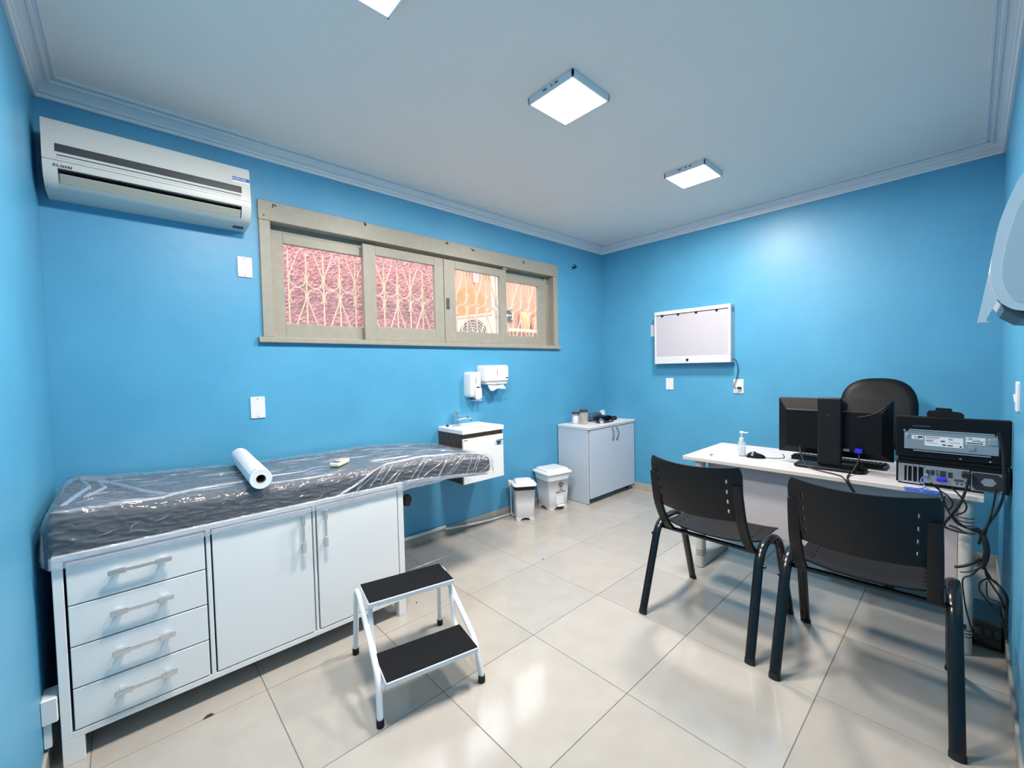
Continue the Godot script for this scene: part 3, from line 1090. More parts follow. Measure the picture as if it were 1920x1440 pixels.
# clear plastic sheet over the mattress: creased, with a gathered hem hanging below the mattress edge
func film_cover() -> void:
	var nz := FastNoiseLite.new()
	nz.seed = 21
	nz.frequency = 1.0
	nz.fractal_octaves = 3
	var zf := -2.128
	var zb := -2.858
	var x0 := -0.222
	var x1 := 1.790
	var ridges := []   # [polyline of (x, t), height, width]; t runs inward on the top and is negative down the front
	ridges.append([[Vector2(-0.20, 0.01), Vector2(-0.02, 0.02), Vector2(0.10, 0.05), Vector2(0.22, 0.13), Vector2(0.45, 0.16)], 0.010, 0.0055])
	ridges.append([[Vector2(-0.17, 0.66), Vector2(-0.05, 0.42), Vector2(0.04, 0.20), Vector2(0.12, 0.07)], 0.016, 0.006])
	ridges.append([[Vector2(-0.16, 0.62), Vector2(-0.12, 0.40), Vector2(-0.15, 0.24), Vector2(-0.18, 0.06)], 0.014, 0.0058])
	ridges.append([[Vector2(-0.10, 0.50), Vector2(-0.07, 0.36), Vector2(-0.13, 0.18)], 0.012, 0.0052])
	ridges.append([[Vector2(0.47, 0.05), Vector2(0.62, 0.045), Vector2(0.78, 0.02)], 0.007, 0.0045])
	ridges.append([[Vector2(0.76, -0.10), Vector2(0.86, -0.06), Vector2(0.95, -0.01), Vector2(1.05, 0.03), Vector2(1.3, 0.07), Vector2(1.55, 0.09)], 0.010, 0.0052])
	var rng := RandomNumberGenerator.new()
	rng.seed = 33
	for i in 17:
		var xa := 0.80 + 0.055 * i + rng.randf_range(-0.03, 0.03)
		var lean := rng.randf_range(0.07, 0.17)
		var ta := rng.randf_range(-0.16, -0.09)
		var tb := rng.randf_range(-0.03, 0.06)
		ridges.append([[Vector2(xa, ta), Vector2(xa + lean * 0.4, lerpf(ta, tb, 0.45)), Vector2(xa + lean * 0.75, lerpf(ta, tb, 0.78)), Vector2(xa + lean, tb)], rng.randf_range(0.003, 0.007), rng.randf_range(0.0018, 0.0038)])
	# small creases: along the couch on top, at all angles down the front
	for i in 190:
		var on_top := i % 3 != 0
		var p := Vector2(rng.randf_range(-0.18, 1.70), rng.randf_range(0.02, 0.66) if on_top else rng.randf_range(-0.11, 0.0))
		var ang := rng.randf_range(-0.35, 0.35) if on_top else rng.randf_range(-0.3, 1.1)
		var len := rng.randf_range(0.03, 0.16) if on_top else rng.randf_range(0.02, 0.07)
		var d := Vector2.from_angle(ang) * len
		var bend := Vector2(-d.y, d.x) * rng.randf_range(-0.25, 0.25)
		var e := p + d
		if e.x > 1.76 or e.y < -0.13:
			continue
		ridges.append([[p, p + d * 0.5 + bend, e], rng.randf_range(0.001, 0.004), rng.randf_range(0.0012, 0.0032)])
	for i in 9:
		var xa := 0.05 + 0.19 * i
		var ta := 0.12 + 0.06 * ((i * 5) % 8)
		ridges.append([[Vector2(xa, ta), Vector2(xa + 0.12, ta + 0.02 * sin(i * 2.0)), Vector2(xa + 0.28, ta - 0.03)], 0.005, 0.003])
	var nx := 400
	var nv := 120
	var P := []
	# stations along the couch: both ends fold down as extra rings
	var xs := []
	for i in 9:
		xs.append([x0, 1.0 - i / 8.0])
	for i in range(1, nx):
		xs.append([lerpf(x0, x1, float(i) / nx), 0.0])
	for i in 9:
		xs.append([x1, i / 8.0])
	for s in xs:
		var x: float = s[0]
		var drop: float = s[1]
		var e := 0.0
		var r := 0.035
		var dx := minf(x - x0, x1 - x)
		if dx < r:
			e = r - sqrt(maxf(r * r - (r - dx) * (r - dx), 0.0))
		var hem := look(bot_tb, x) - 0.042 - 0.006 * nz.get_noise_1d(x * 9.0)
		if x > 1.2:
			hem += 0.040 * smoothstep(1.2, 1.55, x)
		var yt: float = lerpf(look(top_tb, x) - e, hem, drop)
		var f := zf - e
		var b := zb + e
		var rr := minf(0.032, (yt - hem) * 0.45)
		var row := []
		for j in nv + 1:
			var v := float(j) / nv
			var p := Vector3(x, 0, 0)
			var n := Vector3.ZERO
			var t := 0.0
			if v < 0.34:
				var q := v / 0.34
				p.y = lerpf(hem, yt - rr, q); p.z = f; n = Vector3(0, 0, 1)
				t = -(yt - p.y)
				if p.y < look(bot_tb, x) + 0.004:
					p.z += 0.006   # hem stands off the cabinet
			elif v < 0.44:
				var a := (v - 0.34) / 0.10 * PI * 0.5
				p.y = yt - rr + sin(a) * rr; p.z = f - rr + cos(a) * rr
				n = Vector3(0, sin(a), cos(a))
				t = lerpf(-rr, rr, (v - 0.34) / 0.10)
			elif v < 0.86:
				p.y = yt; p.z = lerpf(f - rr, b + rr, (v - 0.44) / 0.42); n = Vector3.UP
				t = f - p.z
			elif v < 0.92:
				var a := (v - 0.86) / 0.06 * PI * 0.5
				p.y = yt - rr + cos(a) * rr; p.z = b + rr - sin(a) * rr
				n = Vector3(0, cos(a), -sin(a))
				t = f - p.z
			else:
				p.y = lerpf(yt - rr, hem, (v - 0.92) / 0.08); p.z = b; n = Vector3(0, 0, -1)
				t = 0.9
			if drop > 0.0:
				n = Vector3(-1 if x < 0.5 else 1, 0.2, 0)
			var w1 := 1.0 - absf(nz.get_noise_2d(x * 3.2 + t * 2.0, t * 15.0 + x * 1.5)) * 2.6
			var w2 := 1.0 - absf(nz.get_noise_2d(x * 9.0 + 40.0, t * 30.0 + 9.0 + x * 3.0)) * 2.6
			var w3 := 1.0 - absf(nz.get_noise_2d(x * 30.0 + 11.0, t * 60.0)) * 2.6
			var amp := 0.0050 if t > 0.0 else 0.0030
			if x < 0.1:
				amp += 0.005 * smoothstep(0.1, -0.2, x)
			var crease := pow(maxf(w1, 0.0), 2.0)
			var fine := pow(maxf(w2, 0.0), 2.0)
			var dsp := amp * crease + 0.0042 * fine + 0.0014 * maxf(w3, 0.0)
			for g in ridges:
				var pl: Array = g[0]
				if x < minf(pl[0].x, pl[pl.size() - 1].x) - 0.02 or x > maxf(pl[0].x, pl[pl.size() - 1].x) + 0.02 or t < minf(pl[0].y, pl[pl.size() - 1].y) - 0.04 or t > maxf(pl[0].y, pl[pl.size() - 1].y) + 0.04:
					continue
				var best := 1.0
				for m in pl.size() - 1:
					best = minf(best, Vector2(x, t).distance_to(Geometry2D.get_closest_point_to_segment(Vector2(x, t), pl[m], pl[m + 1])))
				var k: float = exp(-(best / g[2]) * (best / g[2]))
				dsp += g[1] * k
			# raised point of the sheet at the wall corner
			if x < 0.0 and t > 0.5 and t < 0.75:
				dsp += 0.012 * exp(-pow((x + 0.15) / 0.04, 2.0)) * exp(-pow((t - 0.66) / 0.05, 2.0))
			row.append(p + n * (0.0015 + dsp))
		P.append(row)
	var c := thing("plastic_cover", "creased clear plastic sheet covering the exam couch mattress", "cover")
	var st := _mesh()
	soft(st)
	for i in P.size() - 1:
		for j in nv:
			for w in [[i, j], [i + 1, j], [i + 1, j + 1], [i, j], [i + 1, j + 1], [i, j + 1]]:
				st.add_vertex(P[w[0]][w[1]])
	part(c, "sheet", st, M["plastic_film"])
	# where the sheet is pinched it lies in a stack of folded layers: each fold is real film, layer upon layer
	for g in ridges:
		var pl: Array = g[0]
		var dense := []
		for m in pl.size() - 1:
			var n: int = maxi(2, int(pl[m].distance_to(pl[m + 1]) / 0.008))
			for k in n:
				dense.append(pl[m].lerp(pl[m + 1], float(k) / n))
		dense.append(pl[pl.size() - 1])
		st = _mesh()
		for layer in (4 if g[2] > 0.005 else 3):
			soft(st)
			var rows := []
			for k in dense.size():
				var d: Vector2 = (dense[mini(k + 2, dense.size() - 1)] - dense[maxi(k - 2, 0)]).normalized()
				var side := Vector2(-d.y, d.x)
				var taper := minf(1.0, minf(k, dense.size() - 1 - k) / 5.0 + 0.15)
				var rowp := []
				for e in 5:
					var off: float = (e - 2) * 0.5 * g[2] * (0.85 + 0.15 * layer) * taper * (1.0 + 0.35 * nz.get_noise_1d(k * 0.31 + layer * 7.0))
					var q: Vector2 = dense[k] + side * off
					var h: float = g[1] * exp(-pow(off / g[2], 2.0)) * (0.7 + 0.3 * taper) + 0.0025 + 0.0012 * layer
					rowp.append(film_at(q.x, q.y, h, zf))
				rows.append(rowp)
			for k in rows.size() - 1:
				for e in 4:
					face(st, [rows[k][e], rows[k + 1][e], rows[k + 1][e + 1], rows[k][e + 1]], Vector3(0, 1, 1))
		part(c, "fold", st, M["plastic_film"])
	# gathered hem: the edge is turned in twice over an elastic
	st = _mesh()
	for layer in 4:
		soft(st)
		var rows := []
		for i in 161:
			var x := lerpf(x0 + 0.012, x1 - 0.02, i / 160.0)
			var yb := look(bot_tb, x)
			var low := yb - 0.042 - 0.006 * nz.get_noise_1d(x * 9.0) + (0.040 * smoothstep(1.2, 1.55, x) if x > 1.2 else 0.0)
			var rowp := []
			for e in 6:
				var y := lerpf(low, yb + 0.002, e / 5.0)
				rowp.append(Vector3(x, y, zf + 0.0085 + 0.0016 * layer + 0.0022 * nz.get_noise_2d(x * 60.0 + layer * 5.0, e * 0.9)))
			rows.append(rowp)
		for i in 160:
			for e in 5:
				face(st, [rows[i][e], rows[i + 1][e], rows[i + 1][e + 1], rows[i][e + 1]], Vector3(0, 0, 1))
	part(c, "hem", st, M["plastic_film"])

# point of the covered mattress: t runs inward over the top from the front edge, negative t down the front face; h is height off the surface
func film_at(x: float, t: float, h: float, zf: float) -> Vector3:
	var yt := look(top_tb, x)
	var r := 0.032
	var a := clampf((t + r) / (2.0 * r), 0.0, 1.0) * PI * 0.5
	if t < -r:
		return Vector3(x, maxf(yt + t, look(bot_tb, x) - 0.035), zf + h)
	if t > r:
		return Vector3(x, yt + h, zf - t)
	return Vector3(x, yt - r + sin(a) * (r + h), zf - r + cos(a) * (r + h))

# ================================================================ step stool
func step_stool() -> void:
	var t := thing("step_stool", "white steel two-step stool with black ribbed treads", "step stool", Vector3(0.937, 0, -1.7165), -deg_to_rad(11.8))
	var r := 0.0125
	for s in [-1.0, 1.0]:
		var st := _mesh()
		var x: float = s * 0.207
		var p := fillet([Vector3(s * 0.215, 0.022, -0.243), Vector3(x, 0.325, -0.218), Vector3(x, 0.335, -0.150), Vector3(s * 0.210, 0.165, 0.205), Vector3(s * 0.217, 0.022, 0.247)], 0.05, 6)
		tube(st, p, r, 14)
		part(t, "side_rail", st, M["white_steel"])
		for e in [Vector3(s * 0.215, 0, -0.243), Vector3(s * 0.217, 0, 0.247)]:
			st = _mesh()
			lathe(st, [Vector2(0, 0), Vector2(0.0145, 0), Vector2(0.0155, 0.004), Vector2(0.0148, 0.030), Vector2(0.0125, 0.031)], 16, Transform3D(Basis(), e))
			part(t, "foot_cap", st, M["black_rubber"])
		# bent inner support from the upper tread to the back of the lower one
		st = _mesh()
		var q := fillet([Vector3(s * 0.188, 0.343, -0.020), Vector3(s * 0.188, 0.300, -0.010), Vector3(s * 0.188, 0.170, 0.020), Vector3(s * 0.188, 0.138, 0.075), Vector3(s * 0.188, 0.138, 0.235)], 0.045, 6)
		tube(st, q, 0.0105, 12)
		part(t, "inner_support", st, M["white_steel"])
	# treads: folded steel tray with a ribbed rubber mat
	for q in [[0.360, -0.086, 0.397, 0.195], [0.172, 0.170, 0.392, 0.198]]:
		var st := _mesh()
		var y: float = q[0]
		var z: float = q[1]
		bx(st, Vector3(0, y - 0.011, z), Vector3(q[2], 0.022, q[3]), 0.003)
		var tray := part(t, "tread", st, M["white_steel"])
		st = _mesh()
		bx(st, Vector3(0, y + 0.001, z), Vector3(q[2] - 0.006, 0.003, q[3] - 0.006), 0.001)
		var n := 62
		for i in n:
			bx(st, Vector3((i - (n - 1) * 0.5) * (q[2] - 0.012) / n, y + 0.0030, z), Vector3(0.0034, 0.0022, q[3] - 0.010), 0.0006)
		part(tray, "ribbed_mat", st, M["ribbed_rubber"])
		st = _mesh()
		lathe(st, [Vector2(0, 0), Vector2(0.002, 0), Vector2(0.002, 0.001), Vector2(0, 0.0012)], 8, Transform3D(Basis(Vector3.RIGHT, PI / 2), Vector3(-0.155, y - 0.011, z + q[3] * 0.5)))
		part(tray, "rivet", st, M["brushed_steel"])

# ================================================================ cabinets along the window wall
func corner_cabinet() -> void:
	var base := Vector3(3.728, 0, -2.72)
	var t := thing("corner_cabinet", "pale grey two-door cabinet standing in the corner of the room", "cabinet", base)
	var o := -base
	var x0 := 3.318
	var x1 := 4.138
	var zf := -2.538
	var zb := -2.912
	var st := _mesh()
	bb(st, Vector3(x0, 0.012, zb), Vector3(x0 + 0.018, 0.740, zf + 0.004), 0.001)
	bb(st, Vector3(x1 - 0.018, 0.012, zb), Vector3(x1, 0.740, zf), 0.001)
	bb(st, Vector3(x0 + 0.018, 0.062, zb), Vector3(x1 - 0.018, 0.080, zf), 0.001)
	bb(st, Vector3(x0 + 0.018, 0.08, zb), Vector3(x1 - 0.018, 0.740, zb + 0.008), 0.001)
	part(t, "carcass", st, M["cabinet_grey"], o)
	st = _mesh()
	bb(st, Vector3(x0 + 0.002, 0, zb), Vector3(x0 + 0.016, 0.012, zf - 0.01), 0.0)
	bb(st, Vector3(x0 + 0.018, 0.0, zf - 0.10), Vector3(x1 - 0.018, 0.062, zf - 0.085), 0.0)
	part(t, "plinth", st, M["cabinet_edge"], o)
	for x in [x1 - 0.03]:
		st = _mesh()
		bb(st, Vector3(x - 0.015, 0, zf - 0.05), Vector3(x + 0.015, 0.062, zf - 0.02), 0.002)
		part(t, "leg", st, M["brushed_steel"], o)
	st = _mesh()
	bb(st, Vector3(x0 - 0.004, 0.742, zb), Vector3(x1 + 0.004, 0.756, zf + 0.026), 0.002)
	bb(st, Vector3(x0 - 0.008, 0.756, zb), Vector3(x1 + 0.006, 0.772, zf + 0.030), 0.003)
	part(t, "worktop", st, M["white_plastic"], o)
	st = _mesh()
	pad(st, 0.24, 0.20, 0.02, 0.005, 0.002, Transform3D(Basis(Vector3.RIGHT, -PI / 2), Vector3(3.99, 0.7705, -2.70)))
	part(t, "worktop_inset", st, M["white_gloss"], o)
	var xm := 3.752
	for d in [[x0 + 0.022, xm - 0.004, xm - 0.032, -1.0], [xm + 0.004, x1 - 0.002, xm + 0.036, 1.0]]:
		st = _mesh()
		bb(st, Vector3(d[0], 0.060, zf + 0.002), Vector3(d[1], 0.736, zf + 0.019), 0.002)
		var door := part(t, "door", st, M["cabinet_grey"], o)
		st = _mesh()
		var hx: float = d[2]
		tube(st, spline([Vector3(hx, 0.724, zf + 0.019), Vector3(hx + d[3] * 0.003, 0.712, zf + 0.030), Vector3(hx + d[3] * 0.012, 0.660, zf + 0.046), Vector3(hx + d[3] * 0.003, 0.606, zf + 0.030), Vector3(hx - d[3] * 0.002, 0.592, zf + 0.019)], 6), 0.0045, 8)
		part(door, "handle", st, M["grey_handle"])
	# two jars with brown lids
	jar(Vector3(3.478, 0.772, -2.700), 0.045, 0.150, true, "taller clear jar of wooden spatulas with brown lid on corner cabinet")
	jar(Vector3(3.470, 0.772, -2.795), 0.043, 0.120, false, "shorter clear jar with brown lid and white label on corner cabinet")
	cuff()
	# folded leaflet card
	var cd := thing("leaflet_card", "white printed card standing behind the blood pressure cuff", "card", Vector3(3.975, 0.772, -2.80), 0.25)
	st = _mesh()
	bx(st, Vector3(0, 0.046, 0), Vector3(0.130, 0.092, 0.0015), 0.0, Transform3D(Basis(Vector3.RIGHT, -0.22), Vector3.ZERO))
	bx(st, Vector3(0, 0.046, -0.042), Vector3(0.130, 0.092, 0.0015), 0.0, Transform3D(Basis(Vector3.RIGHT, 0.22), Vector3.ZERO))
	part(cd, "sheet", st, M["paper"])
	st = _mesh()
	for q in [[-0.02, 0.040, 0.030, 0.005], [0.038, 0.042, 0.014, 0.016]]:
		bx(st, Vector3(q[0], q[1], 0.0012), Vector3(q[2], q[3], 0.0006), 0.0, Transform3D(Basis(Vector3.RIGHT, -0.22), Vector3.ZERO))
	part(cd, "print", st, M["ink"])

func jar(at: Vector3, r: float, h: float, sticks: bool, label: String) -> void:
	var t := thing("storage_jar", label, "jar", at)
	var st := _mesh()
	lathe(st, [Vector2(0, 0.001), Vector2(r * 0.92, 0.001), Vector2(r, 0.006), Vector2(r, h * 0.72), Vector2(r * 0.90, h * 0.82), Vector2(r * 0.88, h * 0.86)], 28)
	part(t, "glass", st, M["clear_plastic"])
	st = _mesh()
	lathe(st, [Vector2(0, h * 0.83), Vector2(r * 0.93, h * 0.83), Vector2(r * 0.96, h * 0.84), Vector2(r * 0.96, h * 0.985), Vector2(r * 0.90, h), Vector2(0, h)], 28)
	part(t, "lid", st, M["brown_lid"])
	if sticks:
		var rng := RandomNumberGenerator.new()
		rng.seed = 4
		for i in 14:
			var a := rng.randf() * TAU
			var p := Vector3(cos(a), 0, sin(a)) * r * rng.randf_range(0.2, 0.75) + Vector3(0, 0.005, 0)
			var b := rng.randf() * TAU
			var q := Vector3(cos(b), 0, sin(b)) * r * 0.8 + Vector3(0, h * rng.randf_range(0.5, 0.74), 0)
			st = _mesh()
			sweep(st, [p, q], PackedVector2Array([Vector2(-0.006, -0.0015), Vector2(0.006, -0.0015), Vector2(0.006, 0.0015), Vector2(-0.006, 0.0015)]), Vector3(0.3, 0.2, 1), false, false)
			part(t, "spatula", st, M["stick_wood"])
	else:
		st = _mesh()
		for i in 10:
			var a0 := 1.2 + 1.9 * i / 10.0
			var a1 := 1.2 + 1.9 * (i + 1) / 10.0
			soft(st)
			face(st, [Vector3(cos(a0), 0.25 * h / r, sin(a0)) * (r + 0.0004), Vector3(cos(a1), 0.25 * h / r, sin(a1)) * (r + 0.0004), Vector3(cos(a1), 0.68 * h / r, sin(a1)) * (r + 0.0004), Vector3(cos(a0), 0.68 * h / r, sin(a0)) * (r + 0.0004)], Vector3(0, 0, 1))
		part(t, "label_sleeve", st, M["label_white"])
		st = _mesh()
		lathe(st, [Vector2(0, 0.004), Vector2(r * 0.90, 0.004), Vector2(r * 0.90, h * 0.55), Vector2(0, h * 0.60)], 20)
		part(t, "cotton", st, M["paper"])

func cuff() -> void:
	# rolled blood pressure cuff, its dark case and the gauge bulb
	var b := thing("instrument_case", "grey and blue zip case on corner cabinet behind black cuff", "case", Vector3(3.775, 0.772, -2.795), 0.12)
	var st := _mesh()
	pad(st, 0.235, 0.095, 0.03, 0.082, 0.018, Transform3D(Basis(Vector3.RIGHT, -PI / 2), Vector3.ZERO))
	var cs := mat("case_fabric", c8(70, 84, 104), 0.55)
	part(b, "shell", st, cs)
	st = _mesh()
	bx(st, Vector3(0, 0.045, 0.0475), Vector3(0.18, 0.004, 0.003), 0.001)
	part(b, "zip", st, M["ink"])
	st = _mesh()
	lathe(st, [Vector2(0, 0), Vector2(0.008, 0), Vector2(0.008, 0.003), Vector2(0, 0.004)], 12, Transform3D(Basis(Vector3.RIGHT, PI / 2), Vector3(0.06, 0.030, 0.047)))
	part(b, "snap", st, M["ink"])
	var c := thing("pressure_cuff", "black blood pressure cuff with tubes lying on corner cabinet", "blood pressure cuff", Vector3(3.745, 0.772, -2.645), 0.08)
	st = _mesh()
	var path := []
	for i in 40:
		var a := i * 0.42
		var rr := 0.014 + 0.0012 * i
		path.append(Vector3(cos(a) * rr * 1.9, sin(a) * rr * 0.55 + 0.040, 0))
	prism_strip(st, path, 0.10)
	part(c, "cuff_roll", st, M["chair_plastic"])
	st = _mesh()
	lathe(st, [Vector2(0, -0.05), Vector2(0.012, -0.045), Vector2(0.022, -0.02), Vector2(0.024, 0.01), Vector2(0.016, 0.04), Vector2(0.007, 0.05), Vector2(0.007, 0.06), Vector2(0, 0.06)], 18, Transform3D(Basis(Vector3.BACK, PI / 2 - 0.1), Vector3(0.19, 0.025, 0.02)))
	part(c, "bulb", st, M["black_rubber"])
	st = _mesh()
	tube(st, spline([Vector3(0.05, 0.03, 0.02), Vector3(0.10, 0.012, 0.06), Vector3(0.02, 0.008, 0.075), Vector3(-0.10, 0.008, 0.055), Vector3(-0.14, 0.010, 0.0), Vector3(-0.10, 0.03, 0.03)], 8), 0.005, 8)
	part(c, "tube", st, M["black_rubber"])
	st = _mesh()
	tube(st, spline([Vector3(0.05, 0.04, 0.0), Vector3(0.10, 0.050, 0.02), Vector3(0.14, 0.028, 0.02)], 8), 0.005, 8)
	part(c, "tube", st, M["black_rubber"])
	st = _mesh()
	lathe(st, [Vector2(0, -0.012), Vector2(0.026, -0.012), Vector2(0.028, 0.0), Vector2(0.026, 0.010), Vector2(0, 0.010)], 20, Transform3D(Basis(Vector3.RIGHT, 0.9), Vector3(-0.115, 0.026, 0.045)))
	part(c, "gauge", st, M["chrome"])

# ribbon of the given width along a path in the xy plane
func prism_strip(st: SurfaceTool, path: Array, w: float) -> void:
	sweep(st, path, PackedVector2Array([Vector2(-w * 0.5, -0.0022), Vector2(w * 0.5, -0.0022), Vector2(w * 0.5, 0.0022), Vector2(-w * 0.5, 0.0022)]), Vector3(0.5, 0.5, 0), false, false)

func sink_unit() -> void:
	var base := Vector3(2.070, 0.485, Z0)
	var t := thing("sink_cabinet", "wall-hung wood veneer sink cabinet with white door", "sink cabinet", base)
	var o := -base
	var x0 := 1.868
	var x1 := 2.272
	var zf := -2.604
	var st := _mesh()
	for x in [x0, x1 - 0.015]:
		bb(st, Vector3(x, 0.487, Z0), Vector3(x + 0.015, 0.866, zf), 0.001)
	bb(st, Vector3(x0 + 0.015, 0.487, Z0), Vector3(x1 - 0.015, 0.502, zf), 0.001)
	part(t, "side_panel", st, M["wood_veneer"], o)
	st = _mesh()
	bb(st, Vector3(x0 + 0.015, 0.822, zf - 0.016), Vector3(x1 - 0.015, 0.866, zf - 0.002), 0.001)
	part(t, "front_rail", st, M["wood_veneer_across"], o)
	st = _mesh()
	bb(st, Vector3(x0 + 0.001, 0.487, zf + 0.001), Vector3(x1 - 0.001, 0.832, zf + 0.016), 0.0015)
	var door := part(t, "door", st, M["white_gloss"], o)
	st = _mesh()
	prism(st, PackedVector2Array([Vector2(-0.028, 0.012), Vector2(0.028, 0.012), Vector2(0.028, 0.0), Vector2(0.016, -0.034), Vector2(-0.016, -0.034), Vector2(-0.028, 0.0)]), 0.0, 0.003, Transform3D(Basis(), Vector3(2.220, 0.784, zf + 0.016)))
	bx(st, Vector3(2.220, 0.790, zf + 0.030), Vector3(0.058, 0.010, 0.028), 0.003)
	part(door, "handle", st, M["chrome"])
	st = _mesh()
	bx(st, Vector3(1.882, 0.821, zf + 0.0162), Vector3(0.010, 0.008, 0.0008), 0.0)
	bx(st, Vector3(1.900, 0.822, zf + 0.0162), Vector3(0.018, 0.006, 0.0008), 0.0)
	part(door, "printed_mark", st, M["ink"])
	# moulded basin top with a shallow bowl
	st = _mesh()
	var yt := 0.905
	var rim := [[0.0, -0.035], [0.0, -0.006], [0.004, 0.0], [0.016, 0.0], [0.020, -0.005], [0.030, -0.006]]
	var bowl := [[0.052, -0.006], [0.060, -0.014], [0.085, -0.075], [0.10, -0.088], [0.12, -0.090]]
	var rings := []
	var w := x1 - x0 + 0.012
	var d := (zf + 0.022) - Z0
	var c := Vector3((x0 + x1) * 0.5, 0, Z0 + d * 0.5)
	for l in rim + bowl:
		var ring := []
		var back := 0.06 if l[0] > 0.04 else 0.0
		for q in round_rect(w - 2 * l[0], d - 2 * l[0] - back, 0.006 + l[0] * 0.55, 6):
			ring.append(Vector3(c.x + q.x, yt + l[1], c.z + q.y + back * 0.5))
		rings.append(ring)
	for i in rings.size() - 1:
		if i in [0, 1, 3, 5, 6]:
			soft(st)
		var k: int = rings[i].size()
		for j in k:
			var p := [rings[i][j], rings[i][(j + 1) % k], rings[i + 1][(j + 1) % k], rings[i + 1][j]]
			var out: Vector3 = Vector3(0, 1, 0) if i > 0 else (p[0] - Vector3(c.x, p[0].y, c.z))
			face(st, p, out)
	flat(st)
	face(st, rings[rings.size() - 1], Vector3.UP)
	face(st, rings[0], Vector3.DOWN)
	part(t, "basin_top", st, M["white_gloss"], o)
	st = _mesh()
	lathe(st, [Vector2(0, 0), Vector2(0.016, 0), Vector2(0.017, 0.002), Vector2(0.012, 0.004), Vector2(0, 0.002)], 18, Transform3D(Basis(), Vector3(c.x, yt - 0.0885, c.z + 0.03)))
	part(t, "drain", st, M["chrome"], o)
	# tap with cross handle
	var f := thing("basin_tap", "chrome tap with cross handle on the small white basin", "tap", Vector3(2.010, yt, -2.868))
	f.scale = Vector3(1.3, 1.3, 1.3)
	st = _mesh()
	lathe(st, [Vector2(0, 0), Vector2(0.024, 0), Vector2(0.025, 0.005), Vector2(0.018, 0.009), Vector2(0.017, 0.046), Vector2(0.013, 0.053), Vector2(0.012, 0.060), Vector2(0.016, 0.064), Vector2(0.016, 0.068), Vector2(0.0, 0.070)], 22)
	part(f, "body", st, M["chrome"])
	st = _mesh()
	tube(st, spline([Vector3(0, 0.034, 0), Vector3(0.010, 0.046, 0.035), Vector3(0.024, 0.054, 0.075), Vector3(0.030, 0.046, 0.098), Vector3(0.032, 0.030, 0.104)], 6), 0.0105, 14)
	part(f, "spout", st, M["chrome"])
	st = _mesh()
	for k in 2:
		bx(st, Vector3(0, 0.079, 0), Vector3(0.060, 0.010, 0.012), 0.004, Transform3D(Basis(Vector3.UP, PI / 2 * k + 0.3), Vector3.ZERO))
	lathe(st, [Vector2(0.010, 0.066), Vector2(0.010, 0.086), Vector2(0.006, 0.089), Vector2(0, 0.089)], 14)
	part(f, "cross_handle", st, M["chrome"])
	st = _mesh()
	lathe(st, [Vector2(0, 0), Vector2(0.014, 0), Vector2(0.015, 0.004), Vector2(0.011, 0.008), Vector2(0.004, 0.010), Vector2(0.004, 0.016), Vector2(0, 0.017)], 16)
	solo("basin_plug", st, M["black_rubber"], "small black rubber plug on the rim of the basin", "plug", Vector3(1.915, yt - 0.001, -2.862))

func dispensers() -> void:
	# paper towel dispenser
	var t := thing("towel_dispenser", "white folded paper towel dispenser above the small sink", "dispenser", Vector3(2.415, 1.245, Z0))
	var st := _mesh()
	pad(st, 0.272, 0.148, 0.024, 0.118, 0.018, Transform3D(Basis(), Vector3(0, 0.074, 0)), false, 6)
	part(t, "housing", st, M["white_gloss"])
	st = _mesh()
	bx(st, Vector3(0.004, -0.008, 0.060), Vector3(0.236, 0.020, 0.090), 0.004)
	part(t, "outlet_tray", st, M["off_white"])
	st = _mesh()
	bx(st, Vector3(-0.003, 0.082, 0.1185), Vector3(0.008, 0.046, 0.0015), 0.0005)
	part(t, "emblem", st, M["cable_grey"])
	st = _mesh()
	bx(st, Vector3(0.108, 0.034, 0.1185), Vector3(0.030, 0.010, 0.0015), 0.0005)
	part(t, "lock_plate", st, M["ink"])
	st = _mesh()
	soft(st)
	var sheet := func(u: float, v: float) -> Vector3:
		var drop := 0.038 + 0.016 * (1.0 - u) + 0.006 * sin(u * 9.0)
		return Vector3(-0.092 + 0.178 * u + 0.006 * v, -0.016 - drop * v, 0.085 + 0.030 * v * v + 0.006 * sin(u * 7.0 + v * 2.0))
	for i in 16:
		for j in 6:
			face(st, [sheet.call(i / 16.0, j / 6.0), sheet.call((i + 1) / 16.0, j / 6.0), sheet.call((i + 1) / 16.0, (j + 1) / 6.0), sheet.call(i / 16.0, (j + 1) / 6.0)], Vector3(0, 0, 1))
	part(t, "paper_towel", st, M["paper"])
	# soap dispenser
	var s := thing("soap_dispenser", "white wall soap dispenser with push lever above the sink", "dispenser", Vector3(2.192, 1.126, Z0))
	st = _mesh()
	pad(st, 0.115, 0.212, 0.026, 0.100, 0.020, Transform3D(Basis(), Vector3(0, 0.106, 0)), false, 6)
	part(s, "housing", st, M["white_gloss"])
	st = _mesh()
	prism(st, PackedVector2Array([Vector2(-0.030, 0.062), Vector2(0.042, 0.074), Vector2(0.044, -0.010), Vector2(-0.018, -0.016)]), 0.0985, 0.116, Transform3D(Basis(), Vector3.ZERO))
	part(s, "push_lever", st, M["white_plastic"])
	st = _mesh()
	bx(st, Vector3(-0.004, 0.138, 0.1005), Vector3(0.007, 0.060, 0.0015), 0.0005)
	part(s, "emblem", st, M["cable_grey"])
	st = _mesh()
	bx(st, Vector3(0.016, 0.082, 0.1012), Vector3(0.034, 0.011, 0.0025), 0.0005)
	part(s, "sight_window", st, M["ink"])
	st = _mesh()
	bb(st, Vector3(0.030, -0.030, 0.0), Vector3(0.072, 0.075, 0.060), 0.003)
	bb(st, Vector3(0.000, -0.034, 0.0), Vector3(0.072, -0.028, 0.092), 0.002)
	part(s, "drip_tray", st, M["off_white"])

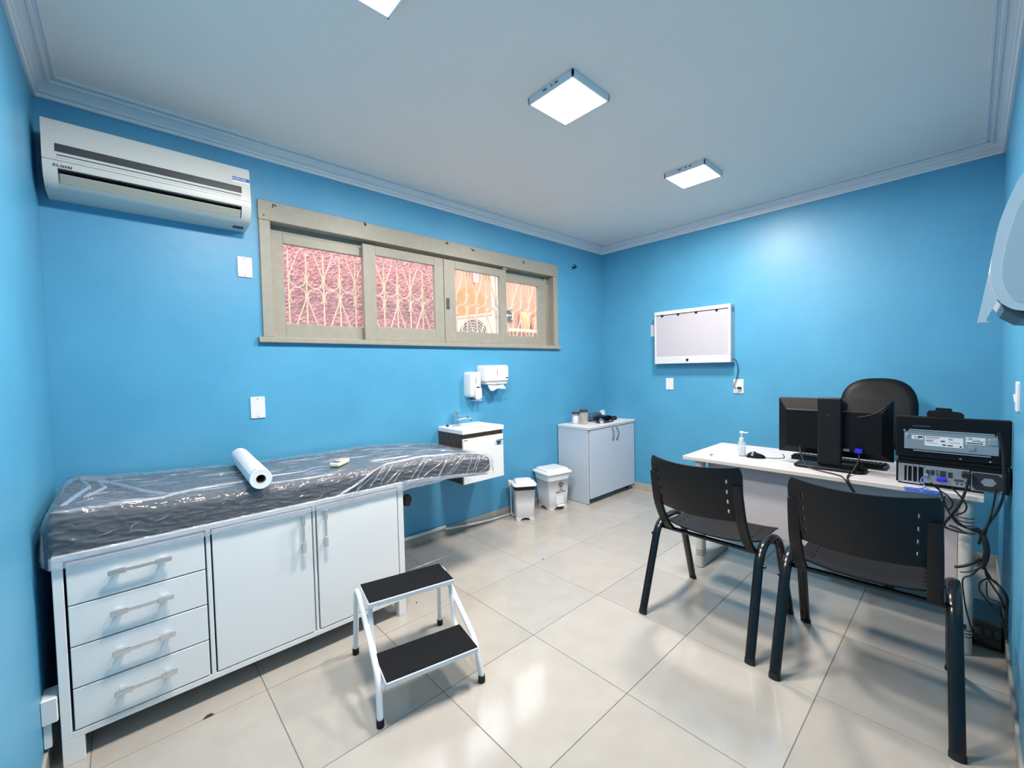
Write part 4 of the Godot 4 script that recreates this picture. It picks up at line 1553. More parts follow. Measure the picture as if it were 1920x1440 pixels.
func bins() -> void:
	# smaller pedal bin with a dark liner edge
	var t := thing("pedal_bin", "smaller white pedal bin with black liner showing under the lid", "bin", Vector3(2.640, 0, -2.745), -deg_to_rad(34))
	bin_body(t, 0.165, 0.150, 0.185, 0.170, 0.285, M["white_plastic"])
	var st := _mesh()
	ring_band(st, 0.190, 0.175, 0.276, 0.312, 0.018)
	part(t, "liner_edge", st, M["black_rubber"])
	bin_lid(t, 0.215, 0.205, 0.310, 0.045)
	st = _mesh()
	bx(st, Vector3(-0.118, 0.318, -0.045), Vector3(0.034, 0.044, 0.050), 0.006)
	tube(st, fillet([Vector3(-0.112, 0.300, -0.03), Vector3(-0.112, 0.03, -0.03), Vector3(-0.080, 0.016, -0.03)], 0.02), 0.0045, 8)
	part(t, "lift_rod", st, M["white_plastic"])
	# larger bin for clinical waste
	var b := thing("waste_bin", "larger white pedal bin with biohazard symbol and waste lettering", "bin", Vector3(3.055, 0, -2.768), -deg_to_rad(11))
	bin_body(b, 0.215, 0.200, 0.250, 0.225, 0.315, M["white_plastic"])
	st = _mesh()
	# bag gathered under the lid
	soft(st)
	var rng := FastNoiseLite.new()
	rng.frequency = 1.0
	var rr := round_rect(1.0, 1.0, 0.12, 6)
	var rows := []
	for j in 6:
		var row := []
		var y := 0.285 + 0.013 * j
		for i in rr.size():
			var k := 1.0 + 0.02 * rng.get_noise_2d(i * 0.9, j * 0.8)
			row.append(Vector3(rr[i].x * (0.252 + 0.005 * j) * k, y, rr[i].y * (0.228 + 0.005 * j) * k))
		rows.append(row)
	for j in 5:
		for i in rr.size():
			var i2 := (i + 1) % rr.size()
			face(st, [rows[j][i], rows[j][i2], rows[j + 1][i2], rows[j + 1][i]], rows[j][i] - Vector3(0, rows[j][i].y, 0))
	part(b, "bag_rim", st, M["paper"])
	bin_lid(b, 0.300, 0.275, 0.346, 0.046)
	# recessed pedal
	st = _mesh()
	pad(st, 0.085, 0.075, 0.008, 0.006, 0.002, Transform3D(Basis(Vector3.RIGHT, -0.05), Vector3(0.010, 0.090, 0.1020)), false)
	part(b, "pedal_recess", st, M["off_white"])
	st = _mesh()
	pad(st, 0.085, 0.040, 0.015, 0.014, 0.004, Transform3D(Basis(Vector3.RIGHT, -PI / 2), Vector3(0.010, 0.034, 0.118)))
	part(b, "pedal", st, M["white_plastic"])
	# printed symbol and words on the front
	var tilt := Basis(Vector3.RIGHT, -0.04)
	var P0 := Vector3(0.018, 0.238, 0.1125)
	for k in 3:
		var a := PI / 2 + TAU / 3.0 * k
		var ring := []
		for i in 15:
			var q := a + PI - 2.35 + 4.7 * i / 14.0
			ring.append(P0 + tilt * (Vector3(cos(a), sin(a), 0) * 0.0175 + Vector3(cos(q + PI), sin(q + PI), 0) * -0.0155))
		st = _mesh()
		sweep(st, ring, PackedVector2Array([Vector2(-0.0026, -0.0004), Vector2(0.0026, -0.0004), Vector2(0.0026, 0.0004), Vector2(-0.0026, 0.0004)]), Vector3.BACK, false, false)
		part(b, "biohazard_print", st, M["ink"])
	st = _mesh()
	var ring2 := []
	for i in 20:
		ring2.append(P0 + tilt * (Vector3(cos(TAU * i / 20.0), sin(TAU * i / 20.0), 0) * 0.0190))
	sweep(st, ring2, PackedVector2Array([Vector2(-0.0017, -0.0004), Vector2(0.0017, -0.0004), Vector2(0.0017, 0.0004), Vector2(-0.0017, 0.0004)]), Vector3.BACK, true, false)
	part(b, "biohazard_print", st, M["ink"])
	lettering(b, "lettering", "LIXO", 0.013, M["ink"], Transform3D(tilt, Vector3(0.018, 0.190, 0.1098)), 1.0, true)
	lettering(b, "lettering", "INFECTANTE", 0.013, M["ink"], Transform3D(tilt, Vector3(0.018, 0.168, 0.1088)), 1.05, true)

func bin_body(t: Node3D, w0: float, d0: float, w1: float, d1: float, h: float, m: Material) -> void:
	var st := _mesh()
	var rings := []
	for l in [[0.030, 0.0], [0.034, 0.0], [h * 0.5, 0.5], [h, 1.0], [h, 1.0]]:
		var ring := []
		var sh := 0.004 if rings.size() in [0, 4] else 0.0
		for q in round_rect(lerpf(w0, w1, l[1]) - sh, lerpf(d0, d1, l[1]) - sh, 0.022, 5):
			ring.append(Vector3(q.x, l[0], q.y))
		rings.append(ring)
	soft(st)
	for i in rings.size() - 1:
		var k: int = rings[i].size()
		for j in k:
			face(st, [rings[i][j], rings[i][(j + 1) % k], rings[i + 1][(j + 1) % k], rings[i + 1][j]], rings[i][j] - Vector3(0, rings[i][j].y, 0))
	flat(st)
	face(st, rings[0], Vector3.DOWN)
	face(st, rings[4], Vector3.UP)
	part(t, "bucket", st, m)
	# foot skirt with arched openings on each side
	for k in 4:
		st = _mesh()
		var w: float = w0 if k % 2 == 0 else d0
		var dd: float = (d0 if k % 2 == 0 else w0) * 0.5
		var poly := PackedVector2Array([Vector2(-w * 0.46, 0), Vector2(-w * 0.30, 0)])
		for i in 9:
			var a := PI - PI * i / 8.0
			poly.append(Vector2(cos(a) * w * 0.26, 0.004 + sin(a) * 0.022))
		poly.append_array(PackedVector2Array([Vector2(w * 0.30, 0), Vector2(w * 0.46, 0), Vector2(w * 0.46, 0.034), Vector2(-w * 0.46, 0.034)]))
		prism(st, poly, dd - 0.010, dd - 0.002, Transform3D(Basis(Vector3.UP, PI / 2 * k), Vector3.ZERO))
		part(t, "foot_skirt", st, m)

func ring_band(st: SurfaceTool, w: float, d: float, y0: float, y1: float, r: float) -> void:
	soft(st)
	var q := round_rect(w, d, r, 6)
	for i in q.size():
		var a := q[i]
		var b := q[(i + 1) % q.size()]
		face(st, [Vector3(a.x, y0, a.y), Vector3(b.x, y0, b.y), Vector3(b.x, y1, b.y), Vector3(a.x, y1, a.y)], Vector3(a.x, 0, a.y))

func bin_lid(t: Node3D, w: float, d: float, y: float, h: float) -> void:
	var st := _mesh()
	var rings := []
	for l in [[0.006, 0.0, 0.03], [0.0, 0.004, 0.034], [0.0, h * 0.34, 0.034], [0.004, h * 0.40, 0.034], [0.022, h * 0.46, 0.03], [0.026, h * 0.80, 0.03], [0.034, h * 0.95, 0.03], [0.050, h, 0.024]]:
		var ring := []
		for q in round_rect(w - 2 * l[0], d - 2 * l[0], l[2], 6):
			ring.append(Vector3(q.x, y + l[1], q.y))
		rings.append(ring)
	for i in rings.size() - 1:
		if i in [0, 2, 4]:
			soft(st)
		var k: int = rings[i].size()
		for j in k:
			face(st, [rings[i][j], rings[i][(j + 1) % k], rings[i + 1][(j + 1) % k], rings[i + 1][j]], rings[i][j] - Vector3(0, y - 0.15, 0))
	flat(st)
	face(st, rings[0], Vector3.DOWN)
	face(st, rings[rings.size() - 1], Vector3.UP)
	part(t, "lid", st, M["white_gloss"])

# ================================================================ desk
# a point seen at pixel (u, v) of the 1920 x 1440 photograph, on the plane x = px
func seen(u: float, v: float, px: float) -> Vector3:
	var B := Basis.from_euler(Vector3(deg_to_rad(-2.093), deg_to_rad(-42.623), deg_to_rad(-1.246)), EULER_ORDER_YXZ)
	var d := B * Vector3((u - 960.0) / 793.58, -(v - 720.0) / 793.58, -1.0)
	return Vector3(0, 1.36, 0) + d * (px / d.x)

func cable(pts: Array, px: float, wob := 0.0) -> Array:
	var o := []
	for i in pts.size():
		o.append(seen(pts[i][0], pts[i][1], px + wob * sin(i * 1.9) + (pts[i][2] if pts[i].size() > 2 else 0.0)))
	return o

func desk() -> void:
	var base := Vector3(3.105, 0, -0.640)
	var t := thing("office_desk", "light grey office desk with curved metal legs", "desk", base)
	var o := -base
	var st := _mesh()
	bb(st, Vector3(2.775, 0.722, -1.318), Vector3(3.440, 0.745, 0.042), 0.002)
	var top := part(t, "desktop", st, M["desk_top"], o)
	st = _mesh()
	bb(st, Vector3(2.772, 0.7225, -1.320), Vector3(2.7755, 0.7445, 0.044), 0.001)
	bb(st, Vector3(2.7755, 0.7225, -1.321), Vector3(3.440, 0.7445, -1.3175), 0.001)
	bb(st, Vector3(2.7755, 0.7225, 0.0415), Vector3(3.440, 0.7445, 0.045), 0.001)
	part(top, "edge_band", st, M["desk_edge"])
	st = _mesh()
	bb(st, Vector3(2.880, 0.300, -1.195), Vector3(2.896, 0.718, -0.035), 0.001)
	part(t, "modesty_panel", st, M["desk_panel"], o)
	for z in [-1.225, -0.008]:
		st = _mesh()
		var prof := round_rect(0.050, 0.078, 0.024, 6)
		sweep(st, [Vector3(2.832, 0.004, z), Vector3(2.832, 0.30, z), Vector3(2.832, 0.705, z)], prof, Vector3(1, 0, 0))
		var leg := part(t, "leg", st, M["desk_leg"], o)
		# three ring grooves near each end of the column
		for y in [0.085, 0.100, 0.115, 0.600, 0.617, 0.634]:
			st = _mesh()
			sweep(st, [Vector3(2.832, y - 0.0022, z), Vector3(2.832, y + 0.0022, z)], round_rect(0.0508, 0.0788, 0.0243, 6), Vector3(1, 0, 0))
			part(leg, "groove", st, M["ink"])
		st = _mesh()
		prism(st, PackedVector2Array([Vector2(2.860, 0.004), Vector2(2.860, 0.092), Vector2(2.895, 0.078), Vector2(3.235, 0.036), Vector2(3.245, 0.026), Vector2(3.245, 0.004)]), z - 0.022, z + 0.022)
		part(t, "foot", st, M["desk_leg"], o)
		st = _mesh()
		prism(st, PackedVector2Array([Vector2(2.80, 0.704), Vector2(3.36, 0.704), Vector2(3.36, 0.722), Vector2(2.80, 0.722)]), z - 0.03, z + 0.03)
		part(t, "bracket", st, M["desk_leg"], o)
		for x in [2.832, 3.21]:
			st = _mesh()
			lathe(st, [Vector2(0, 0), Vector2(0.018, 0), Vector2(0.018, 0.005), Vector2(0, 0.005)], 14, Transform3D(Basis(), Vector3(x, 0, z)))
			part(t, "glide", st, M["black_rubber"], o)

func desk_things() -> void:
	var yd := 0.745
	# gel pump bottle
	var t := thing("sanitizer_bottle", "clear hand gel bottle with white pump on the desk", "bottle", Vector3(3.030, yd, -1.036), 0.4)
	var st := _mesh()
	var rings := []
	for l in [[0.002, 0.0], [0.0, 0.003], [0.0, 0.088], [0.006, 0.094], [0.022, 0.098], [0.024, 0.104]]:
		var ring := []
		for q in round_rect(0.074 - 2 * l[0], 0.044 - 2 * minf(l[0], 0.012), 0.012, 5):
			ring.append(Vector3(q.x, l[1], q.y))
		rings.append(ring)
	soft(st)
	for i in rings.size() - 1:
		for j in rings[i].size():
			var j2: int = (j + 1) % rings[i].size()
			face(st, [rings[i][j], rings[i][j2], rings[i + 1][j2], rings[i + 1][j]], rings[i][j] - Vector3(0, rings[i][j].y - 0.01, 0))
	flat(st)
	face(st, rings[0], Vector3.DOWN)
	part(t, "bottle_wall", st, M["clear_plastic"])
	st = _mesh()
	pad(st, 0.068, 0.038, 0.010, 0.066, 0.002, Transform3D(Basis(Vector3.RIGHT, -PI / 2), Vector3(0, 0.004, 0)))
	part(t, "gel", st, M["clear_gel"])
	st = _mesh()
	lathe(st, [Vector2(0.0145, 0.098), Vector2(0.0155, 0.100), Vector2(0.0150, 0.116), Vector2(0.010, 0.119), Vector2(0.0045, 0.121), Vector2(0.0045, 0.146), Vector2(0.012, 0.150), Vector2(0.013, 0.158), Vector2(0.009, 0.162), Vector2(0, 0.162)], 18)
	bx(st, Vector3(-0.004, 0.154, 0.018), Vector3(0.010, 0.008, 0.040), 0.003)
	part(t, "pump", st, M["white_plastic"])
	st = _mesh()
	rod(st, Vector3(0, 0.012, 0), Vector3(0, 0.100, 0), 0.0028, 8)
	part(t, "dip_tube", st, M["white_plastic"])
	# mouse with its lead
	var m := thing("computer_mouse", "glossy black computer mouse beside the gel bottle", "computer mouse", Vector3(3.015, yd, -0.945), 0.35)
	st = _mesh()
	soft(st)
	for i in 18:
		for j in 10:
			var g := func(a: int, b: int) -> Vector3:
				var th := TAU * a / 18.0
				var ph := PI * 0.5 * b / 10.0
				return Vector3(cos(th) * cos(ph) * 0.030, sin(ph) * 0.034 * (1.0 - 0.15 * sin(th)) + 0.001, sin(th) * cos(ph) * 0.056)
			face(st, [g.call(i, j), g.call(i + 1, j), g.call(i + 1, j + 1), g.call(i, j + 1)], g.call(i, j) + Vector3(0, 0.001, 0))
	part(m, "shell", st, M["black_gloss"])
	st = _mesh()
	tube(st, spline([Vector3(0, 0.006, 0.052), Vector3(0.002, 0.004, 0.10), Vector3(0.030, 0.004, 0.15), Vector3(0.090, 0.004, 0.165), Vector3(0.15, 0.008, 0.16)], 8), 0.0022, 6)
	part(m, "lead", st, M["cable_black"])
	# keyboard
	var k := thing("keyboard", "black keyboard lying behind the monitor stand", "keyboard", Vector3(3.185, yd, -0.545), PI / 2 - 0.06)
	st = _mesh()
	prism(st, PackedVector2Array([Vector2(-0.075, 0.0), Vector2(0.075, 0.0), Vector2(0.075, 0.012), Vector2(-0.075, 0.026)]), -0.225, 0.225, Transform3D(SIDE, Vector3.ZERO))
	part(k, "deck", st, M["black_plastic"])
	st = _mesh()
	bx(st, Vector3.ZERO, Vector3(0.0165, 0.009, 0.0165), 0.002)
	var cap := as_mesh(st)
	for r in 6:
		for i in 21:
			inst(k, "key", cap, M["black_rubber"], Vector3(-0.210 + i * 0.021, 0.0285 - 0.0022 * r, -0.058 + r * 0.0225))
	monitor(yd)
	# scrap of foil on the desktop
	var f := thing("foil_scrap", "small crumpled brown and gold scrap on the desktop", "scrap", Vector3(2.915, yd, -1.19), 0.2)
	st = _mesh()
	var gold := mat("foil_gold", c8(150, 118, 62), 0.4, 0.4)
	soft(st)
	var pts := [Vector3(-0.03, 0.0, -0.004), Vector3(-0.010, 0.006, -0.007), Vector3(0.012, 0.003, -0.004), Vector3(0.032, 0.001, -0.002), Vector3(0.030, 0.002, 0.008), Vector3(0.008, 0.007, 0.007), Vector3(-0.012, 0.003, 0.006), Vector3(-0.030, 0.001, 0.004)]
	for i in 3:
		face(st, [pts[i], pts[i + 1], pts[6 - i], pts[7 - i]], Vector3.UP)
	for i in 8:
		face(st, [pts[i], pts[(i + 1) % 8], Vector3(pts[(i + 1) % 8].x, 0, pts[(i + 1) % 8].z), Vector3(pts[i].x, 0, pts[i].z)], pts[i])
	part(f, "crumple", st, gold)

func monitor(yd: float) -> void:
	var base := Vector3(3.02, yd, -0.548)
	var t := thing("monitor", "black flat monitor seen from behind on the desk", "monitor", base)
	# local: x away from the visitor, z along the desk
	var st := _mesh()
	var zw := 0.270
	var y0 := 0.064
	var y1 := 0.400
	# back shell: shallow tub that narrows toward the visitor
	var R := func(dx: float, inz: float, inb: float, intop: float) -> Array:
		return [Vector3(dx, y0 + inb, -zw + inz), Vector3(dx, y1 - intop, -zw + inz), Vector3(dx, y1 - intop, zw - inz), Vector3(dx, y0 + inb, zw - inz)]
	var lv := [R.call(0.030, 0.0, 0.0, 0.0), R.call(0.012, 0.0, 0.0, 0.0), R.call(0.006, 0.004, 0.004, 0.004), R.call(-0.012, 0.042, 0.034, 0.066), R.call(-0.016, 0.046, 0.038, 0.072)]
	flat(st)
	for i in lv.size() - 1:
		for j in 4:
			var j2 := (j + 1) % 4
			face(st, [lv[i][j], lv[i][j2], lv[i + 1][j2], lv[i + 1][j]], (lv[i][j] + lv[i + 1][j2]) * 0.5 - Vector3(0.015, 0.232, 0))
	face(st, lv[0], Vector3.RIGHT)
	face(st, lv[4], Vector3.LEFT)
	part(t, "back_shell", st, M["black_plastic"])
	st = _mesh()
	bb(st, Vector3(0.030, y0 + 0.018, -zw + 0.014), Vector3(0.0315, y1 - 0.014, zw - 0.014), 0.0)
	part(t, "screen", st, M["black_gloss"])
	# raised line across the shell and a curved rib
	st = _mesh()
	bb(st, Vector3(-0.020, 0.322, -0.215), Vector3(-0.012, 0.328, -0.06), 0.001)
	part(t, "shell_rib", st, M["chair_plastic"])
	st = _mesh()
	tube(st, spline([Vector3(0.004, 0.392, 0.255), Vector3(-0.010, 0.350, 0.225), Vector3(-0.0165, 0.318, 0.180), Vector3(-0.0175, 0.300, 0.12)], 6), 0.003, 6)
	part(t, "shell_rib", st, M["chair_plastic"])
	# broad upright of the stand
	st = _mesh()
	bb(st, Vector3(-0.062, 0.020, -0.056), Vector3(-0.018, 0.408, 0.056), 0.006)
	part(t, "stand_column", st, M["chair_plastic"])
	st = _mesh()
	rod(st, Vector3(-0.0635, 0.31, -0.006), Vector3(-0.0615, 0.31, -0.006), 0.003, 8)
	part(t, "screw", st, M["brushed_steel"])
	st = _mesh()
	pad(st, 0.150, 0.330, 0.03, 0.016, 0.005, Transform3D(Basis(Vector3.RIGHT, -PI / 2), Vector3(-0.040, 0, 0.0)))
	bb(st, Vector3(-0.075, 0.012, 0.055), Vector3(-0.02, 0.045, 0.150), 0.006)
	part(t, "stand_base", st, M["black_plastic"])
	# picture and power leads
	st = _mesh()
	bx(st, Vector3(-0.026, 0.114, 0.075), Vector3(0.020, 0.014, 0.030), 0.001)
	part(t, "socket", st, M["brushed_steel"])
	var vc := thing("video_cable", "black monitor cable with bright blue plug hanging over the desk edge", "cable", base + Vector3(-0.04, 0.104, 0.13))
	st = _mesh()
	bx(st, Vector3(0.004, 0.012, 0.0), Vector3(0.030, 0.024, 0.034), 0.003)
	part(vc, "plug", st, M["vga_blue"])
	st = _mesh()
	tube(st, spline([Vector3(0, 0, 0), Vector3(-0.020, -0.034, 0.004), Vector3(-0.080, -0.082, -0.010), Vector3(-0.130, -0.096, -0.020), Vector3(-0.190, -0.098, -0.018), Vector3(-0.220, -0.112, -0.012), Vector3(-0.220, -0.164, 0.015), Vector3(-0.218, -0.244, 0.060), Vector3(-0.216, -0.334, 0.13)], 8), 0.0042, 8)
	part(vc, "lead", st, M["cable_black"])
	st = _mesh()
	tube(st, spline([Vector3(0, 0, 0), Vector3(-0.044, -0.020, 0.010), Vector3(-0.085, -0.070, 0.035), Vector3(-0.115, -0.1, 0.065), Vector3(-0.150, -0.106, 0.13), Vector3(-0.205, -0.106, 0.225), Vector3(-0.244, -0.115, 0.255), Vector3(-0.246, -0.165, 0.285), Vector3(-0.240, -0.250, 0.335), Vector3(-0.238, -0.340, 0.41)], 8), 0.0035, 8)
	solo("monitor_power_cable", st, M["cable_black"], "thin black monitor power cable running over the desk edge beside the blue plug cable", "cable", base + Vector3(-0.016, 0.112, -0.15))

# ================================================================ chairs
func visitor_chairs() -> void:
	# facing +x, toward the desk
	var t := thing("visitor_chair", "black plastic visitor chair with slotted back beside the grey cabinet end of desk", "chair", Vector3(2.335, 0, -0.930), deg_to_rad(-1.5), "black visitor chairs at the desk")
	for s in [-1.0, 1.0]:
		var st := _mesh()
		var p := fillet([Vector3(-0.290, 0.004, s * 0.272), Vector3(-0.128, 0.486, s * 0.262), Vector3(0.118, 0.486, s * 0.260), Vector3(0.285, 0.004, s * 0.268)], 0.090, 8)
		sweep(st, p, circle(0.0215, 16, 0.0125), Vector3(1, 0, 0))
		var fr := part(t, "leg_frame", st, M["chair_steel"])
		for e in [Vector3(-0.290, 0, s * 0.272), Vector3(0.285, 0, s * 0.266)]:
			st = _mesh()
			sweep(st, [e, e + Vector3(0.006 if e.x < 0 else -0.006, 0.020, 0)], circle(0.0228, 16, 0.0140), Vector3(1, 0, 0))
			part(fr, "foot_cap", st, M["black_rubber"])
		# back bracket: plastic sleeve that rises from the frame
		st = _mesh()
		var q := spline([Vector3(-0.078, 0.432, s * 0.212), Vector3(-0.150, 0.500, s * 0.212), Vector3(-0.215, 0.610, s * 0.212), Vector3(-0.246, 0.720, s * 0.210), Vector3(-0.262, 0.795, s * 0.208)], 6)
		sweep(st, q, round_rect(0.046, 0.020, 0.006, 3), Vector3(1, 0.3, 0))
		part(t, "back_bracket", st, M["chair_plastic"])
		st = _mesh()
		rod(st, Vector3(-0.085, 0.440, s * 0.222), Vector3(-0.085, 0.440, s * 0.262), 0.008, 10)
		rod(st, Vector3(-0.150, 0.405, s * 0.270), Vector3(-0.150, 0.405, s * 0.292), 0.009, 10)
		part(t, "bolt", st, M["chair_steel"])
	for x in [-0.095, 0.095]:
		var st := _mesh()
		rod(st, Vector3(x, 0.440, -0.258), Vector3(x, 0.440, 0.258), 0.011, 12)
		part(t, "cross_bar", st, M["chair_steel"])
	# seat: shallow dished shell with rows of small slots near the sides
	var us := []
	for i in 13:
		us.append(-0.5 + i / 12.0)
	for c in [-0.405, -0.385, 0.385, 0.405]:
		us.append(c)
	us.sort()
	var vs := [-0.5, -0.46, -0.42, -0.34, -0.31, -0.22, -0.19, -0.10, -0.07, 0.02, 0.05, 0.14, 0.17, 0.26, 0.29, 0.36, 0.42, 0.46, 0.5]
	var holes := {}
	for c in [-0.405, 0.385]:
		for v in [-0.34, -0.22, -0.10, 0.02, 0.14, 0.26]:
			holes[Vector2i(us.find(c), vs.find(v))] = true
	var seat := func(u: float, v: float) -> Vector3:
		var corner := 1.0 - 0.10 * pow(absf(v) * 2.0, 6.0)
		var y := 0.474 + 0.012 * pow(absf(u) * 2.0, 2.5) - 0.010
		y += 0.016 * smoothstep(0.25, 0.5, -v) - 0.026 * smoothstep(0.30, 0.5, v)
		return Vector3(0.085 + v * 0.405 - 0.030 * (1.0 - pow(absf(u) * 2.0, 2.0)) * smoothstep(0.2, 0.5, -v), y, u * 0.462 * corner)
	var st2 := _mesh()
	shell(st2, us, vs, holes, seat, 0.007)
	part(t, "seat", st2, M["chair_plastic"])
	# backrest: curved shell with four slots at each side
	us = []
	for i in 17:
		us.append(-0.5 + i / 16.0)
	for c in [-0.391, -0.361, 0.361, 0.391]:
		us.append(c)
	us.sort()
	vs = [0.0, 0.05, 0.10, 0.16, 0.235, 0.30, 0.345, 0.42, 0.485, 0.53, 0.605, 0.66, 0.72, 0.795, 0.85, 0.90, 0.95, 1.0]
	holes = {}
	for c in [-0.391, 0.361]:
		for v in [0.16, 0.345, 0.53, 0.72]:
			holes[Vector2i(us.find(c), vs.find(v))] = true
	var back := func(u: float, v: float) -> Vector3:
		var w := 0.446 + 0.018 * v - 0.030 * pow(maxf(v - 0.75, 0.0) * 4.0, 3.0) - 0.022 * pow(maxf(0.18 - v, 0.0) / 0.18, 2.0)
		var bow := 0.068 * (1.0 - pow(absf(u) * 2.0, 2.0))
		var x := -0.196 - 0.062 * v - 0.010 * sin(v * PI) - bow
		var y := 0.612 + 0.268 * v - 0.010 * (1.0 - 4.0 * u * u) * v * v
		return Vector3(x, y, u * w)
	st2 = _mesh()
	shell(st2, us, vs, holes, back, 0.009)
	part(t, "backrest", st2, M["chair_plastic"])
	var c := t.duplicate()
	c.name = numbered("visitor_chair")
	add_child(c)
	c.position = Vector3(2.312, 0, -0.298)
	c.rotation.y = deg_to_rad(2.0)
	c.set_meta("label", "black plastic visitor chair with slotted back beside the hanging computer cables")

func office_chair() -> void:
	var t := thing("office_chair", "black upholstered swivel chair behind the desk", "office chair", Vector3(3.66, 0, -0.425), deg_to_rad(4))
	# backrest: padded, round-topped
	var st := _mesh()
	var outline := PackedVector2Array()
	for i in 48:
		var a := TAU * i / 48.0
		var q := Vector2(cos(a), sin(a))
		var e := 2.7
		var r := pow(pow(absf(q.x), e) + pow(absf(q.y), e), -1.0 / e)
		q *= r
		outline.append(Vector2(q.x * 0.215 * (1.0 - 0.05 * (1.0 - q.y)), q.y * 0.245 + 0.992))
	var levels := [[0.045, -0.006], [0.012, 0.004], [0.0, 0.022], [0.0, 0.040], [0.014, 0.058], [0.05, 0.066]]
	var rings := []
	for l in levels:
		var ring := []
		for q in outline:
			var d := (q - Vector2(0, 0.992))
			var p: Vector2 = q - d.normalized() * l[0]
			var bend: float = -0.35 * p.x * p.x + 0.12 * (p.y - 0.78) * (p.y - 0.78) * 2.0
			ring.append(Vector3(0.10 + l[1] + bend + (p.y - 0.75) * 0.10, p.y, p.x))
		rings.append(ring)
	soft(st)
	var mid := Vector3(0.14, 0.992, 0)
	for i in rings.size() - 1:
		for j in 48:
			var j2 := (j + 1) % 48
			face(st, [rings[i][j], rings[i][j2], rings[i + 1][j2], rings[i + 1][j]], (rings[i][j] + rings[i + 1][j2]) * 0.5 - mid)
	face(st, rings[0], Vector3.LEFT)
	face(st, rings[5], Vector3.RIGHT)
	part(t, "backrest", st, M["leather"])
	st = _mesh()
	pad(st, 0.47, 0.48, 0.10, 0.075, 0.030, Transform3D(Basis(Vector3.RIGHT, -PI / 2), Vector3(-0.10, 0.435, 0)))
	part(t, "seat", st, M["leather"])
	st = _mesh()
	sweep(st, fillet([Vector3(-0.06, 0.425, 0), Vector3(0.175, 0.425, 0), Vector3(0.195, 0.85, 0)], 0.08), round_rect(0.07, 0.012, 0.004, 2), Vector3.UP)
	part(t, "back_stem", st, M["black_plastic"])
	st = _mesh()
	lathe(st, [Vector2(0, 0.11), Vector2(0.032, 0.11), Vector2(0.030, 0.26), Vector2(0.018, 0.262), Vector2(0.018, 0.425), Vector2(0.09, 0.43), Vector2(0.09, 0.437), Vector2(0, 0.437)], 18, Transform3D(Basis(), Vector3(-0.10, 0, 0)))
	part(t, "gas_column", st, M["black_plastic"])
	for k in 5:
		var d := Vector3(cos(TAU * k / 5.0 + 0.3), 0, sin(TAU * k / 5.0 + 0.3))
		st = _mesh()
		sweep(st, [Vector3(-0.10, 0.125, 0), Vector3(-0.10, 0.105, 0) + d * 0.16, Vector3(-0.10, 0.078, 0) + d * 0.255], round_rect(0.042, 0.026, 0.008, 3), Vector3.UP)
		var arm := part(t, "base_arm", st, M["black_plastic"])
		st = _mesh()
		rod(st, Vector3(-0.10, 0.027, 0) + d * 0.25 - d.cross(Vector3.UP) * 0.022, Vector3(-0.10, 0.027, 0) + d * 0.25 + d.cross(Vector3.UP) * 0.022, 0.027, 16)
		rod(st, Vector3(-0.10, 0.030, 0) + d * 0.25, Vector3(-0.10, 0.075, 0) + d * 0.25, 0.007, 8)
		part(arm, "caster", st, M["black_rubber"])

